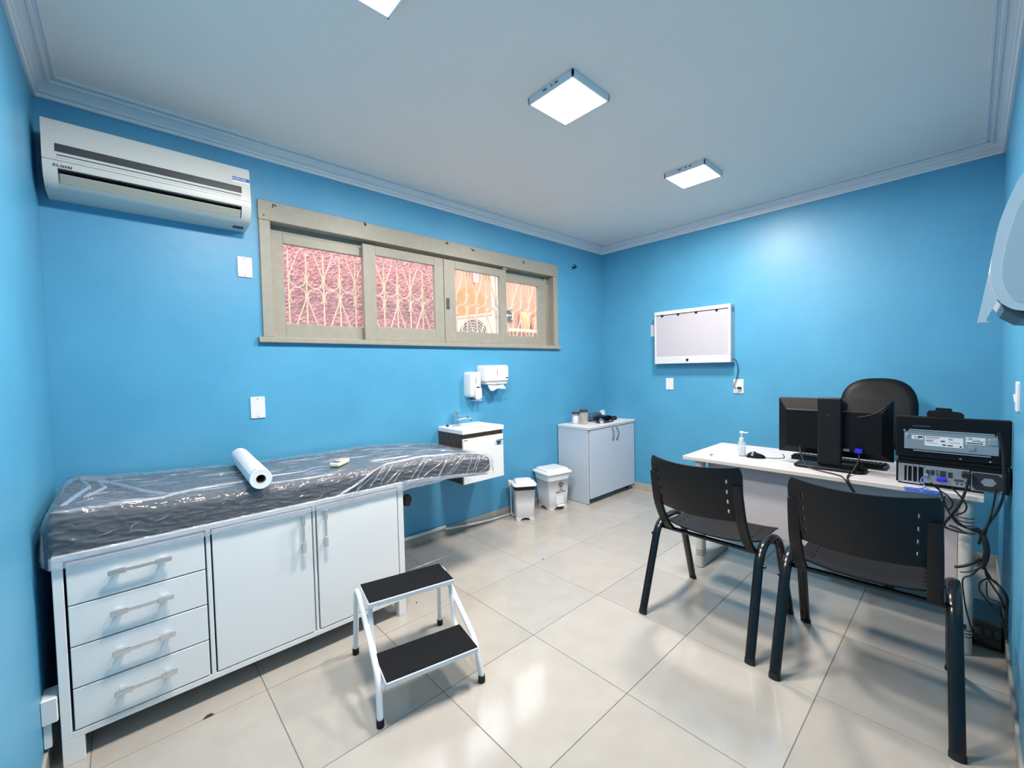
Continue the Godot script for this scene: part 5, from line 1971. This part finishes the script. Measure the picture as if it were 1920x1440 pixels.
# ================================================================ computer, upper machine, cables
func computer_corner() -> void:
	var xr := 2.850
	var base := Vector3(3.03, 0.745, -0.065)
	var o := -base
	var t := thing("desktop_computer", "black desktop computer case lying flat with its ports facing the chairs", "computer", base)
	var z0 := -0.252
	var z1 := 0.122
	var st := _mesh()
	bb(st, Vector3(xr + 0.003, 0.752, z0), Vector3(3.21, 0.858, z1), 0.003)
	part(t, "case", st, M["black_plastic"], o)
	for q in [Vector2(xr + 0.03, z0 + 0.03), Vector2(xr + 0.03, 0.018), Vector2(3.19, z0 + 0.03), Vector2(3.19, 0.018)]:
		st = _mesh()
		bx(st, Vector3(q.x, 0.7485, q.y), Vector3(0.024, 0.007, 0.024), 0.001)
		part(t, "foot", st, M["black_rubber"], o)
	# card slots with three open ones
	st = _mesh()
	bb(st, Vector3(xr - 0.001, 0.836, -0.243), Vector3(xr + 0.004, 0.846, -0.150), 0.0005)
	bb(st, Vector3(xr - 0.001, 0.755, -0.243), Vector3(xr + 0.004, 0.761, -0.150), 0.0005)
	for z in [-0.243, -0.212, -0.194, -0.175, -0.153]:
		bb(st, Vector3(xr - 0.001, 0.761, z), Vector3(xr + 0.004, 0.836, z + (0.022 if z == -0.243 else 0.005)), 0.0005)
	part(t, "slot_frame", st, M["steel_sheet"], o)
	st = _mesh()
	for i in 4:
		bb(st, Vector3(xr - 0.002, 0.840, -0.236 + i * 0.022), Vector3(xr, 0.843, -0.230 + i * 0.022), 0.0)
	part(t, "slot_screw", st, M["ink"], o)
	st = _mesh()
	bb(st, Vector3(xr, 0.7525, -0.232), Vector3(xr + 0.004, 0.7545, -0.165), 0.0)
	part(t, "serial_label", st, M["label_white"], o)
	# port plate
	st = _mesh()
	bb(st, Vector3(xr - 0.0005, 0.762, -0.148), Vector3(xr + 0.004, 0.846, 0.000), 0.0005)
	var io := part(t, "port_plate", st, M["steel_sheet"], o)
	for q in [[-0.137, 0.815, 0.013, 0.022], [-0.121, 0.815, 0.013, 0.026], [-0.086, 0.815, 0.020, 0.028], [-0.062, 0.813, 0.016, 0.026]]:
		st = _mesh()
		bx(st, Vector3(xr - 0.0012, q[1], q[0]), Vector3(0.002, q[3], q[2]), 0.0003)
		var vent := part(io, "port_block", st, M["ink"])
		for i in 2:
			for j in 3:
				st = _mesh()
				bx(st, Vector3(xr - 0.0026, q[1] - q[3] * 0.33 + q[3] * 0.33 * j, q[0] - q[2] * 0.25 + q[2] * 0.5 * i), Vector3(0.001, q[3] * 0.2, q[2] * 0.3), 0.0)
				part(io, "port", st, M["grey_strip"])
	for q in [Vector2(-0.105, 0.826), Vector2(-0.105, 0.815), Vector2(-0.104, 0.806), Vector2(-0.040, 0.776), Vector2(-0.024, 0.776), Vector2(-0.012, 0.785)]:
		st = _mesh()
		rod(st, Vector3(xr - 0.002, q.y, q.x), Vector3(xr + 0.001, q.y, q.x), 0.0045, 10)
		part(io, "jack", st, M["grey_strip"])
	st = _mesh()
	bx(st, Vector3(xr - 0.002, 0.792, -0.034), Vector3(0.006, 0.010, 0.030), 0.002)
	part(io, "serial_port", st, M["grey_strip"])
	st = _mesh()
	bx(st, Vector3(xr - 0.014, 0.789, -0.090), Vector3(0.030, 0.018, 0.036), 0.004)
	part(io, "video_plug", st, M["vga_blue"])
	st = _mesh()
	bx(st, Vector3(xr - 0.008, 0.800, -0.142), Vector3(0.018, 0.016, 0.016), 0.003)
	part(io, "network_plug", st, M["cable_grey"])
	# power supply with a honeycomb fan grille
	st = _mesh()
	bb(st, Vector3(xr - 0.0005, 0.755, 0.004), Vector3(xr + 0.003, 0.842, 0.108), 0.0005)
	var ps := part(t, "power_supply_plate", st, M["steel_sheet"], o)
	st = _mesh()
	prism(st, PackedVector2Array([Vector2(0.008, 0.772), Vector2(0.020, 0.759), Vector2(0.085, 0.759), Vector2(0.100, 0.772), Vector2(0.100, 0.824), Vector2(0.085, 0.838), Vector2(0.008, 0.838)]), xr - 0.0016, xr - 0.0004, Transform3D(Basis(Vector3(0, 0, 1), Vector3(0, 1, 0), Vector3(1, 0, 0)), Vector3.ZERO))
	part(ps, "fan_opening", st, M["ink"])
	st = _mesh()
	flat(st)
	for r in 7:
		for c in 9:
			var p := Vector2(0.013 + c * 0.0105 + (0.00525 if r % 2 else 0.0), 0.764 + r * 0.0115)
			if p.x > 0.098:
				continue
			var ring := []
			for k in 6:
				ring.append(Vector3(xr - 0.0020, p.y + sin(TAU * k / 6.0 + 0.52) * 0.0058, p.x + cos(TAU * k / 6.0 + 0.52) * 0.0058))
			sweep(st, ring, PackedVector2Array([Vector2(-0.0006, -0.0005), Vector2(0.0006, -0.0005), Vector2(0.0006, 0.0005), Vector2(-0.0006, 0.0005)]), Vector3.LEFT, true, false)
	part(ps, "honeycomb", st, M["grey_strip"])
	st = _mesh()
	var hex := PackedVector2Array()
	for k in 6:
		hex.append(Vector2(0.058 + cos(TAU * k / 6.0) * 0.024, 0.800 + sin(TAU * k / 6.0) * 0.020))
	prism(st, hex, xr - 0.0032, xr - 0.0012, Transform3D(Basis(Vector3(0, 0, 1), Vector3(0, 1, 0), Vector3(1, 0, 0)), Vector3.ZERO))
	part(ps, "fan_hub", st, M["steel_sheet"])
	st = _mesh()
	bx(st, Vector3(xr - 0.018, 0.826, -0.010), Vector3(0.036, 0.026, 0.030), 0.004)
	part(ps, "power_plug", st, M["cable_black"])
	machine(xr)
	cables()
	# power stabiliser on the floor
	var u := thing("power_stabilizer", "black box-shaped power stabilizer on the floor under the desk end", "stabilizer", Vector3(3.045, 0, 0.066))
	st = _mesh()
	bx(st, Vector3(0, 0.070, 0), Vector3(0.26, 0.125, 0.098), 0.008)
	part(u, "housing", st, M["black_gloss"])
	for q in [Vector3(-0.1, 0, -0.036), Vector3(0.1, 0, -0.036), Vector3(-0.1, 0, 0.036), Vector3(0.1, 0, 0.036)]:
		st = _mesh()
		bx(st, q + Vector3(0, 0.005, 0), Vector3(0.02, 0.010, 0.02), 0.001)
		part(u, "foot", st, M["black_rubber"])
	for i in 3:
		st = _mesh()
		bx(st, Vector3(-0.131, 0.080, -0.030 + i * 0.030), Vector3(0.004, 0.030, 0.022), 0.002)
		part(u, "socket", st, M["grey_strip"])

func machine(xr: float) -> void:
	var base := Vector3(3.03, 0.858, -0.065)
	var o := -base
	var t := thing("second_screen", "black flat screen with silver labelled rear plate standing on the computer case", "monitor", base)
	var z0 := -0.256
	var z1 := 0.124
	var st := _mesh()
	bb(st, Vector3(xr + 0.008, 0.878, z0), Vector3(xr + 0.040, 1.082, z1), 0.005)
	part(t, "housing", st, M["black_plastic"], o)
	st = _mesh()
	bb(st, Vector3(xr + 0.012, 0.858, z0 + 0.01), Vector3(xr + 0.120, 0.880, z1 - 0.01), 0.003)
	part(t, "plinth", st, M["black_plastic"], o)
	# rear plate with folded edges, pressed bosses and stuck-on labels
	var X := xr
	st = _mesh()
	bb(st, Vector3(X + 0.002, 0.922, -0.223), Vector3(X + 0.010, 1.005, 0.087), 0.0006)
	bb(st, Vector3(X, 1.005, -0.211), Vector3(X + 0.010, 1.011, 0.076), 0.0006)
	bb(st, Vector3(X, 1.013, -0.205), Vector3(X + 0.010, 1.019, 0.074), 0.0006)
	bb(st, Vector3(X, 0.913, -0.190), Vector3(X + 0.010, 0.918, 0.064), 0.0006)
	var pl := part(t, "rear_plate", st, M["steel_sheet"], o)
	for q in [[-0.212, 0.985, 0.012, 0.022], [0.006, 0.945, 0.022, 0.020], [0.070, 0.982, 0.030, 0.030]]:
		st = _mesh()
		bx(st, Vector3(X, q[1], q[0]), Vector3(0.008, q[3], q[2]), 0.003)
		part(pl, "boss", st, M["steel_sheet"])
	for q in [[-0.175, 0.981, 0.040, 0.019], [-0.086, 0.967, 0.128, 0.046], [0.016, 0.982, 0.060, 0.032]]:
		st = _mesh()
		bx(st, Vector3(X + 0.0015, q[1], q[0]), Vector3(0.0012, q[3], q[2]), 0.0)
		part(pl, "sticker", st, M["label_white"])
	st = _mesh()
	for q in [[-0.183, 0.984, 0.010, 0.003], [-0.166, 0.983, 0.016, 0.009], [-0.178, 0.976, 0.020, 0.002], [-0.124, 0.984, 0.046, 0.003], [-0.130, 0.976, 0.034, 0.0015], [-0.134, 0.968, 0.026, 0.004], [-0.126, 0.958, 0.042, 0.0015], [-0.088, 0.970, 0.014, 0.006],
			[-0.084, 0.953, 0.012, 0.006], [-0.064, 0.952, 0.018, 0.005], [-0.050, 0.966, 0.036, 0.0015], [-0.030, 0.950, 0.006, 0.008], [0.000, 0.993, 0.010, 0.003], [0.010, 0.988, 0.040, 0.002], [0.024, 0.981, 0.036, 0.003], [0.014, 0.972, 0.050, 0.005]]:
		bx(st, Vector3(X + 0.0008, q[1], q[0]), Vector3(0.0004, q[3], q[2]), 0.0)
	part(pl, "print", st, M["ink"])
	var left := Basis(Vector3(0, 0, 1), Vector3(0, 1, 0), Vector3(-1, 0, 0))
	lettering(pl, "lettering", "FC", 0.008, M["ink"], Transform3D(left, Vector3(X + 0.0006, 0.981, -0.062)), 1.1, true)
	for q in [Vector2(0.082, 1.010), Vector2(-0.222, 1.012)]:
		st = _mesh()
		rod(st, Vector3(X, q.y, q.x), Vector3(X + 0.010, q.y, q.x), 0.005, 10)
		part(t, "screw", st, M["chrome"], o)
	for q in [-0.135, -0.030, 0.062]:
		st = _mesh()
		rod(st, Vector3(X + 0.005, 0.893, q), Vector3(X + 0.010, 0.893, q), 0.004, 10)
		part(t, "screw", st, M["chrome"], o)
	st = _mesh()
	for i in 8:
		bx(st, Vector3(X + 0.0075, 1.036, -0.190 + i * 0.0078), Vector3(0.002, 0.0035, 0.004), 0.0)
	part(t, "vent_row", st, M["cable_grey"], o)
	# clip standing up behind the top edge
	st = _mesh()
	prism(st, PackedVector2Array([Vector2(-0.145, 1.040), Vector2(-0.019, 1.040), Vector2(-0.021, 1.098), Vector2(-0.034, 1.108), Vector2(-0.059, 1.110), Vector2(-0.062, 1.124), Vector2(-0.114, 1.126), Vector2(-0.117, 1.112), Vector2(-0.140, 1.110), Vector2(-0.146, 1.100)]), xr + 0.040, xr + 0.048, Transform3D(Basis(Vector3(0, 0, 1), Vector3(0, 1, 0), Vector3(1, 0, 0)), Vector3.ZERO))
	part(t, "top_clip", st, M["chair_plastic"], o)

func cables() -> void:
	var runs := [
		["power_cable", [[1818, 893], [1812, 915], [1800, 945], [1785, 965], [1770, 985], [1790, 995], [1815, 1000]], 2.745, 0.0052],
		["power_cable", [[1872, 812], [1880, 850], [1882, 890], [1882, 925], [1872, 955], [1855, 980], [1842, 1000], [1835, 1020]], 2.745, 0.0048],
		["power_cable", [[1868, 918], [1862, 950], [1855, 975], [1848, 1000], [1846, 1015]], 2.745, 0.0036],
		["signal_cable", [[1745, 905], [1760, 918], [1775, 928], [1786, 942], [1780, 955], [1768, 945], [1772, 930]], 2.725, 0.003],
		["signal_cable", [[1785, 915], [1800, 930], [1812, 948], [1808, 960], [1795, 965], [1790, 970], [1805, 985], [1826, 996]], 2.735, 0.0032],
		["signal_cable", [[1755, 908], [1765, 925], [1772, 945], [1785, 970], [1800, 985], [1822, 992]], 2.730, 0.003],
		["signal_cable", [[1780, 985], [1798, 992], [1815, 1000], [1830, 1000]], 2.740, 0.004],
		["signal_cable", [[1785, 962], [1795, 980], [1812, 990], [1832, 990], [1842, 1000]], 2.745, 0.0036],
		["cable_bundle", [[1822, 990], [1838, 998], [1847, 1015], [1850, 1035], [1846, 1052], [1838, 1065]], 2.745, 0.011],
		["signal_cable", [[1838, 1048], [1825, 1055], [1808, 1061], [1790, 1063]], 2.745, 0.006],
		["signal_cable", [[1842, 1062], [1825, 1070], [1808, 1073], [1800, 1072]], 2.740, 0.0025],
		["signal_cable", [[1838, 1064], [1822, 1078], [1806, 1085], [1806, 1110], [1812, 1145], [1822, 1180], [1830, 1200]], 2.735, 0.003],
		["signal_cable", [[1843, 1060], [1858, 1085], [1875, 1100], [1888, 1120], [1896, 1150], [1893, 1185], [1890, 1200]], 2.765, 0.0045],
		["signal_cable", [[1846, 1060], [1850, 1080], [1862, 1100], [1878, 1125], [1886, 1150], [1880, 1170]], 2.775, 0.0035],
		["cable_loop", [[1850, 1085], [1838, 1092], [1836, 1105], [1848, 1122], [1860, 1138], [1876, 1158], [1888, 1185], [1897, 1170], [1895, 1145], [1885, 1118], [1870, 1094], [1858, 1086]], 2.755, 0.0035],
		["signal_cable", [[1850, 1090], [1850, 1108], [1854, 1122], [1870, 1128], [1882, 1140], [1890, 1160]], 2.760, 0.0025],
	]
	for i in runs.size():
		var r: Array = runs[i]
		var pts := cable(r[1], r[2], 0.006)
		for k in pts.size():
			pts[k].z = minf(pts[k].z, Z1 - 0.012)
		var at: Vector3 = pts[0]
		var st := _mesh()
		var loc := []
		for q in pts:
			loc.append(q - at)
		if r[0] == "cable_loop":
			tube(st, spline(loc, 6, true), r[3], 8, true)
			solo("cable_loop", st, M["cable_black"], "coiled black cable loop hanging beside the wall under the computer", "cable", at)
		elif r[0] == "cable_bundle":
			tube(st, spline(loc, 6), r[3], 10)
			solo("cable_bundle", st, M["cable_black"], "thick taped black cable bundle hanging at the desk end", "cable", at)
		else:
			tube(st, spline(loc, 6), r[3], 8)
			solo(r[0], st, M["cable_black"], "thicker black power cable hanging from the computer to the taped bundle" if r[0] == "power_cable" else "thin black cable in the tangle hanging below the computer", "cable", at, "thicker power cables at the desk end" if r[0] == "power_cable" else "thin cables tangled at the desk end")
	# blue network cable: coil lying over the desk edge
	var st := _mesh()
	var coil := []
	var c := Vector3(2.752, 0.735, -0.150)
	for i in 60:
		var a := TAU * i / 20.0
		coil.append(Vector3(cos(a) * 0.022, 0.0045 * floorf(i / 20.0) + 0.005 * sin(a * 0.5), sin(a) * (0.060 + 0.002 * (i / 20))))
	coil.append_array([Vector3(0.030, 0.020, 0.01), Vector3(0.050, 0.045, -0.01), Vector3(0.085, 0.065, 0.004)])
	tube(st, spline(coil, 2), 0.0028, 7)
	solo("network_cable", st, M["net_blue"], "blue network cable coiled at the desk edge behind the chair back", "cable", c)

# ================================================================ wall fittings
func plate(n: String, label: String, at: Vector3, turn: float, w: float, h: float, screws := true) -> Node3D:
	var t := thing(n, label, "wall plate", at, turn)
	var st := _mesh()
	pad(st, w, h, 0.006, 0.008, 0.003, Transform3D(), false)
	part(t, "cover", st, M["white_plastic"])
	if screws:
		for s in [-1.0, 1.0]:
			st = _mesh()
			rod(st, Vector3(0, s * h * 0.40, 0.0075), Vector3(0, s * h * 0.40, 0.0085), 0.003, 10)
			part(t, "screw", st, M["grey_strip"])
	return t

func wall_fittings() -> void:
	plate("blank_plate", "white blank wall plate between air conditioner and window", Vector3(0.560, 1.993, Z0), 0.0, 0.076, 0.120)
	plate("blank_plate", "white blank wall plate above the exam couch paper roll", Vector3(0.596, 1.158, Z0), 0.0, 0.078, 0.130)
	plate("blank_plate", "white blank wall plate under the X-ray viewer", Vector3(X1, 1.166, -2.106), -PI / 2, 0.080, 0.120)
	plate("blank_plate", "white wall plate partly hidden by the X-ray viewer side", Vector3(X1, 1.726, -2.270), -PI / 2, 0.080, 0.125, false)
	# socket with the viewer's plug
	var t := plate("wall_socket", "white wall socket with black plug under the X-ray viewer", Vector3(X1, 1.152, -1.443), -PI / 2, 0.088, 0.130, false)
	var st := _mesh()
	bx(st, Vector3(0, -0.030, 0.010), Vector3(0.034, 0.040, 0.006), 0.002)
	part(t, "outlet", st, M["off_white"])
	st = _mesh()
	bx(st, Vector3(0.012, -0.012, 0.022), Vector3(0.034, 0.016, 0.026), 0.004)
	part(t, "plug", st, M["cable_black"])
	# light switch on the end wall
	var s := plate("light_switch", "white light switch on the wall above the computer", Vector3(2.60, 1.205, Z1), PI, 0.076, 0.118, false)
	st = _mesh()
	bx(st, Vector3(0, -0.006, 0.010), Vector3(0.024, 0.034, 0.008), 0.002, Transform3D(Basis(Vector3.RIGHT, 0.12), Vector3.ZERO))
	part(s, "rocker", st, M["white_gloss"])
	viewer()
	side_dispenser()
	# junction box and conduit stub on the left wall by the couch
	var j := thing("junction_box", "white surface junction box with conduit stub behind the couch leg", "junction box", Vector3(X0, 0.175, -2.170))
	st = _mesh()
	bx(st, Vector3(0.020, 0.043, 0.0), Vector3(0.040, 0.086, 0.085), 0.003)
	part(j, "box", st, M["off_white"])
	st = _mesh()
	bx(st, Vector3(0.0195, 0.043, 0.0435), Vector3(0.037, 0.083, 0.003), 0.001)
	part(j, "cover", st, M["white_plastic"])
	st = _mesh()
	bx(st, Vector3(0.011, -0.045, 0.020), Vector3(0.020, 0.090, 0.020), 0.002)
	part(j, "conduit", st, M["off_white"])
	# wall hook beside the window
	var h := thing("wall_hook", "black metal hook on the wall beside the window corner", "hook", Vector3(3.618, 2.432, Z0))
	st = _mesh()
	lathe(st, [Vector2(0, 0), Vector2(0.012, 0), Vector2(0.010, 0.006), Vector2(0, 0.007)], 12, Transform3D(Basis(Vector3.RIGHT, PI / 2), Vector3.ZERO))
	part(h, "rose", st, M["black_plastic"])
	st = _mesh()
	tube(st, fillet([Vector3(0, 0, 0.004), Vector3(0.002, 0.0, 0.034), Vector3(-0.012, 0.014, 0.046), Vector3(-0.030, 0.018, 0.036)], 0.012), 0.0055, 8)
	tube(st, fillet([Vector3(0, 0, 0.03), Vector3(-0.010, -0.014, 0.044), Vector3(-0.026, -0.020, 0.036)], 0.01), 0.005, 8)
	tube(st, fillet([Vector3(0, 0, 0.02), Vector3(0.018, 0.004, 0.034), Vector3(0.032, 0.002, 0.030)], 0.01), 0.005, 8)
	part(h, "prongs", st, M["black_plastic"])

func viewer() -> void:
	var zc := -1.848
	var t := thing("xray_viewer", "white wall-mounted X-ray film viewer with opal panel", "X-ray viewer", Vector3(X1, 1.374, zc), -PI / 2)
	# local: x along the wall (to the window wall is negative), z into the room
	var w := 0.743
	var h := 0.529
	var d := 0.098
	var st := _mesh()
	bx(st, Vector3(0, h * 0.5, d * 0.5 - 0.003), Vector3(w, h, d - 0.006), 0.003)
	part(t, "box", st, M["viewer_steel"])
	st = _mesh()
	bb(st, Vector3(-w * 0.5, h - 0.036, d - 0.010), Vector3(w * 0.5, h, d), 0.003)
	bb(st, Vector3(-w * 0.5, 0, d - 0.010), Vector3(w * 0.5, 0.070, d), 0.003)
	bb(st, Vector3(-w * 0.5, 0.070, d - 0.010), Vector3(-w * 0.5 + 0.018, h - 0.036, d), 0.003)
	bb(st, Vector3(w * 0.5 - 0.022, 0.070, d - 0.010), Vector3(w * 0.5, h - 0.036, d), 0.003)
	part(t, "front_frame", st, M["viewer_steel"])
	st = _mesh()
	bb(st, Vector3(-w * 0.5 + 0.018, 0.070, d - 0.008), Vector3(w * 0.5 - 0.022, h - 0.036, d - 0.0045), 0.0)
	part(t, "opal_panel", st, M["opal_acrylic"])
	st = _mesh()
	bb(st, Vector3(-w * 0.5 + 0.018, h - 0.041, d - 0.006), Vector3(w * 0.5 - 0.022, h - 0.036, d - 0.001), 0.0)
	part(t, "clip_rail", st, M["grey_strip"])
	for x in [-0.285, -0.118, 0.060, 0.250]:
		st = _mesh()
		prism(st, PackedVector2Array([Vector2(-0.013, 0), Vector2(0.013, 0), Vector2(0.009, -0.018), Vector2(-0.009, -0.018)]), d - 0.005, d + 0.003, Transform3D(Basis(), Vector3(x, h - 0.036, 0)))
		part(t, "film_clip", st, M["black_plastic"])
	st = _mesh()
	lathe(st, [Vector2(0, 0), Vector2(0.012, 0), Vector2(0.0115, 0.008), Vector2(0, 0.009)], 18, Transform3D(Basis(Vector3.RIGHT, PI / 2), Vector3(-0.028, 0.034, d)))
	part(t, "switch_knob", st, M["black_plastic"])
	st = _mesh()
	bx(st, Vector3(w * 0.5 + 0.0005, 0.030, 0.045), Vector3(0.003, 0.012, 0.010), 0.001)
	part(t, "cable_gland", st, M["ink"])
	for i in 4:
		st = _mesh()
		bx(st, Vector3(w * 0.5 + 0.0004, h - 0.030 - i * 0.012, 0.045), Vector3(0.002, 0.004, 0.050), 0.0)
		part(t, "vent", st, M["grey_strip"])
	# lead down to the socket
	st = _mesh()
	tube(st, spline([Vector3(w * 0.5, 0.030, 0.045), Vector3(w * 0.5 + 0.022, 0.018, 0.040), Vector3(w * 0.5 + 0.036, -0.050, 0.026), Vector3(w * 0.5 + 0.024, -0.140, 0.022), Vector3(w * 0.5 + 0.006, -0.200, 0.030), Vector3(w * 0.5 + 0.010, -0.235, 0.038), Vector3(w * 0.5 + 0.040, -0.236, 0.036)], 8), 0.0032, 8)
	part(t, "lead", st, M["cable_black"])

# rounded white dispenser on the end wall, seen from its side
func side_dispenser() -> void:
	var t := thing("wall_dispenser", "white rounded wall dispenser with grey side and long tongue on end wall", "dispenser", Vector3(1.32, 1.42, Z1), PI)
	# outline (distance from the wall, height) pushed along the wall
	var o1 := [Vector2(0.0, 0.312), Vector2(0.040, 0.300), Vector2(0.070, 0.269), Vector2(0.085, 0.231), Vector2(0.096, 0.191), Vector2(0.102, 0.154), Vector2(0.1065, 0.105), Vector2(0.104, 0.074), Vector2(0.097, 0.050), Vector2(0.085, 0.034), Vector2(0.065, 0.024), Vector2(0.0, 0.014)]
	var o2 := [Vector2(0.0, 0.262), Vector2(0.040, 0.252), Vector2(0.069, 0.222), Vector2(0.080, 0.185), Vector2(0.087, 0.150), Vector2(0.092, 0.105), Vector2(0.090, 0.076), Vector2(0.082, 0.054), Vector2(0.068, 0.040), Vector2(0.0, 0.028)]
	var outer := PackedVector2Array()
	var inner := PackedVector2Array()
	for k in 2:
		var sm := []
		for q in (o1 if k == 0 else o2):
			sm.append(Vector3(q.x, q.y, 0))
		for q in spline(sm, 4):
			if k == 0:
				outer.append(Vector2(q.x, q.y))
			else:
				inner.append(Vector2(q.x, q.y))
	var st := _mesh()
	prism(st, outer, -0.12, 0.12, Transform3D(SIDE, Vector3.ZERO), true)
	part(t, "cover", st, M["white_plastic"])
	st = _mesh()
	prism(st, inner, -0.1212, 0.1212, Transform3D(SIDE, Vector3.ZERO), true)
	part(t, "side_panel", st, M["dispenser_side"])
	st = _mesh()
	prism(st, PackedVector2Array([Vector2(0.0, 0.012), Vector2(0.062, 0.020), Vector2(0.084, 0.033), Vector2(0.092, 0.040), Vector2(0.088, 0.028), Vector2(0.066, 0.010), Vector2(0.0, 0.0)]), -0.115, 0.115, Transform3D(SIDE, Vector3.ZERO))
	part(t, "base", st, M["grey_strip"])
	st = _mesh()
	prism(st, PackedVector2Array([Vector2(0.106, 0.104), Vector2(0.110, 0.090), Vector2(0.1215, 0.011), Vector2(0.1215, 0.008), Vector2(0.106, 0.008), Vector2(0.111, 0.011), Vector2(0.096, 0.050), Vector2(0.103, 0.068)]), 0.085, 0.118, Transform3D(SIDE, Vector3.ZERO))
	part(t, "tongue", st, M["white_plastic"])

func loose_bits() -> void:
	# trunking on top of the baseboard and the loose conduit on the floor
	var st := _mesh()
	bb(st, Vector3(0.9, 0.066, Z0 + 0.0100), Vector3(1.905, 0.088, Z0 + 0.024), 0.002)
	solo("cable_trunking", st, M["white_plastic"], "white plastic cable trunking above the baseboard behind the couch", "trunking")
	st = _mesh()
	tube(st, spline([Vector3(1.895, 0.062, Z0 + 0.022), Vector3(2.0, 0.050, Z0 + 0.026), Vector3(2.2, 0.030, Z0 + 0.034), Vector3(2.4, 0.016, Z0 + 0.036), Vector3(2.6, 0.010, Z0 + 0.030), Vector3(2.75, 0.010, Z0 + 0.026)], 8), 0.0095, 10)
	solo("loose_conduit", st, M["white_plastic"], "loose white conduit sagging to the floor beside the small bin", "conduit")
	# dead leaf on the floor
	st = _mesh()
	flat(st)
	var leaf := [Vector3(-0.022, 0.001, 0.004), Vector3(-0.006, 0.006, -0.006), Vector3(0.016, 0.003, -0.009), Vector3(0.006, 0.008, 0.0), Vector3(0.020, 0.002, 0.006), Vector3(-0.004, 0.005, 0.007)]
	for i in 4:
		face(st, [leaf[0], leaf[i + 1], leaf[i + 2]] if i + 2 < 6 else [leaf[0], leaf[5], leaf[1]], Vector3.UP)
	solo("dead_leaf", st, M["ink"], "tiny dark curled leaf on the floor before the drawers", "leaf", Vector3(0.200, 0.0, -2.045))
	for q in [Vector3(1.216, 0.001, -2.189), Vector3(2.15, 0.001, -2.05)]:
		st = _mesh()
		lathe(st, [Vector2(0, 0), Vector2(0.005, 0), Vector2(0.004, 0.003), Vector2(0, 0.004)], 8, Transform3D())
		solo("grit_speck", st, M["ink"], "tiny dark speck of grit on the light tiles", "speck", q - Vector3(0, 0.001, 0), "specks of grit on the floor")
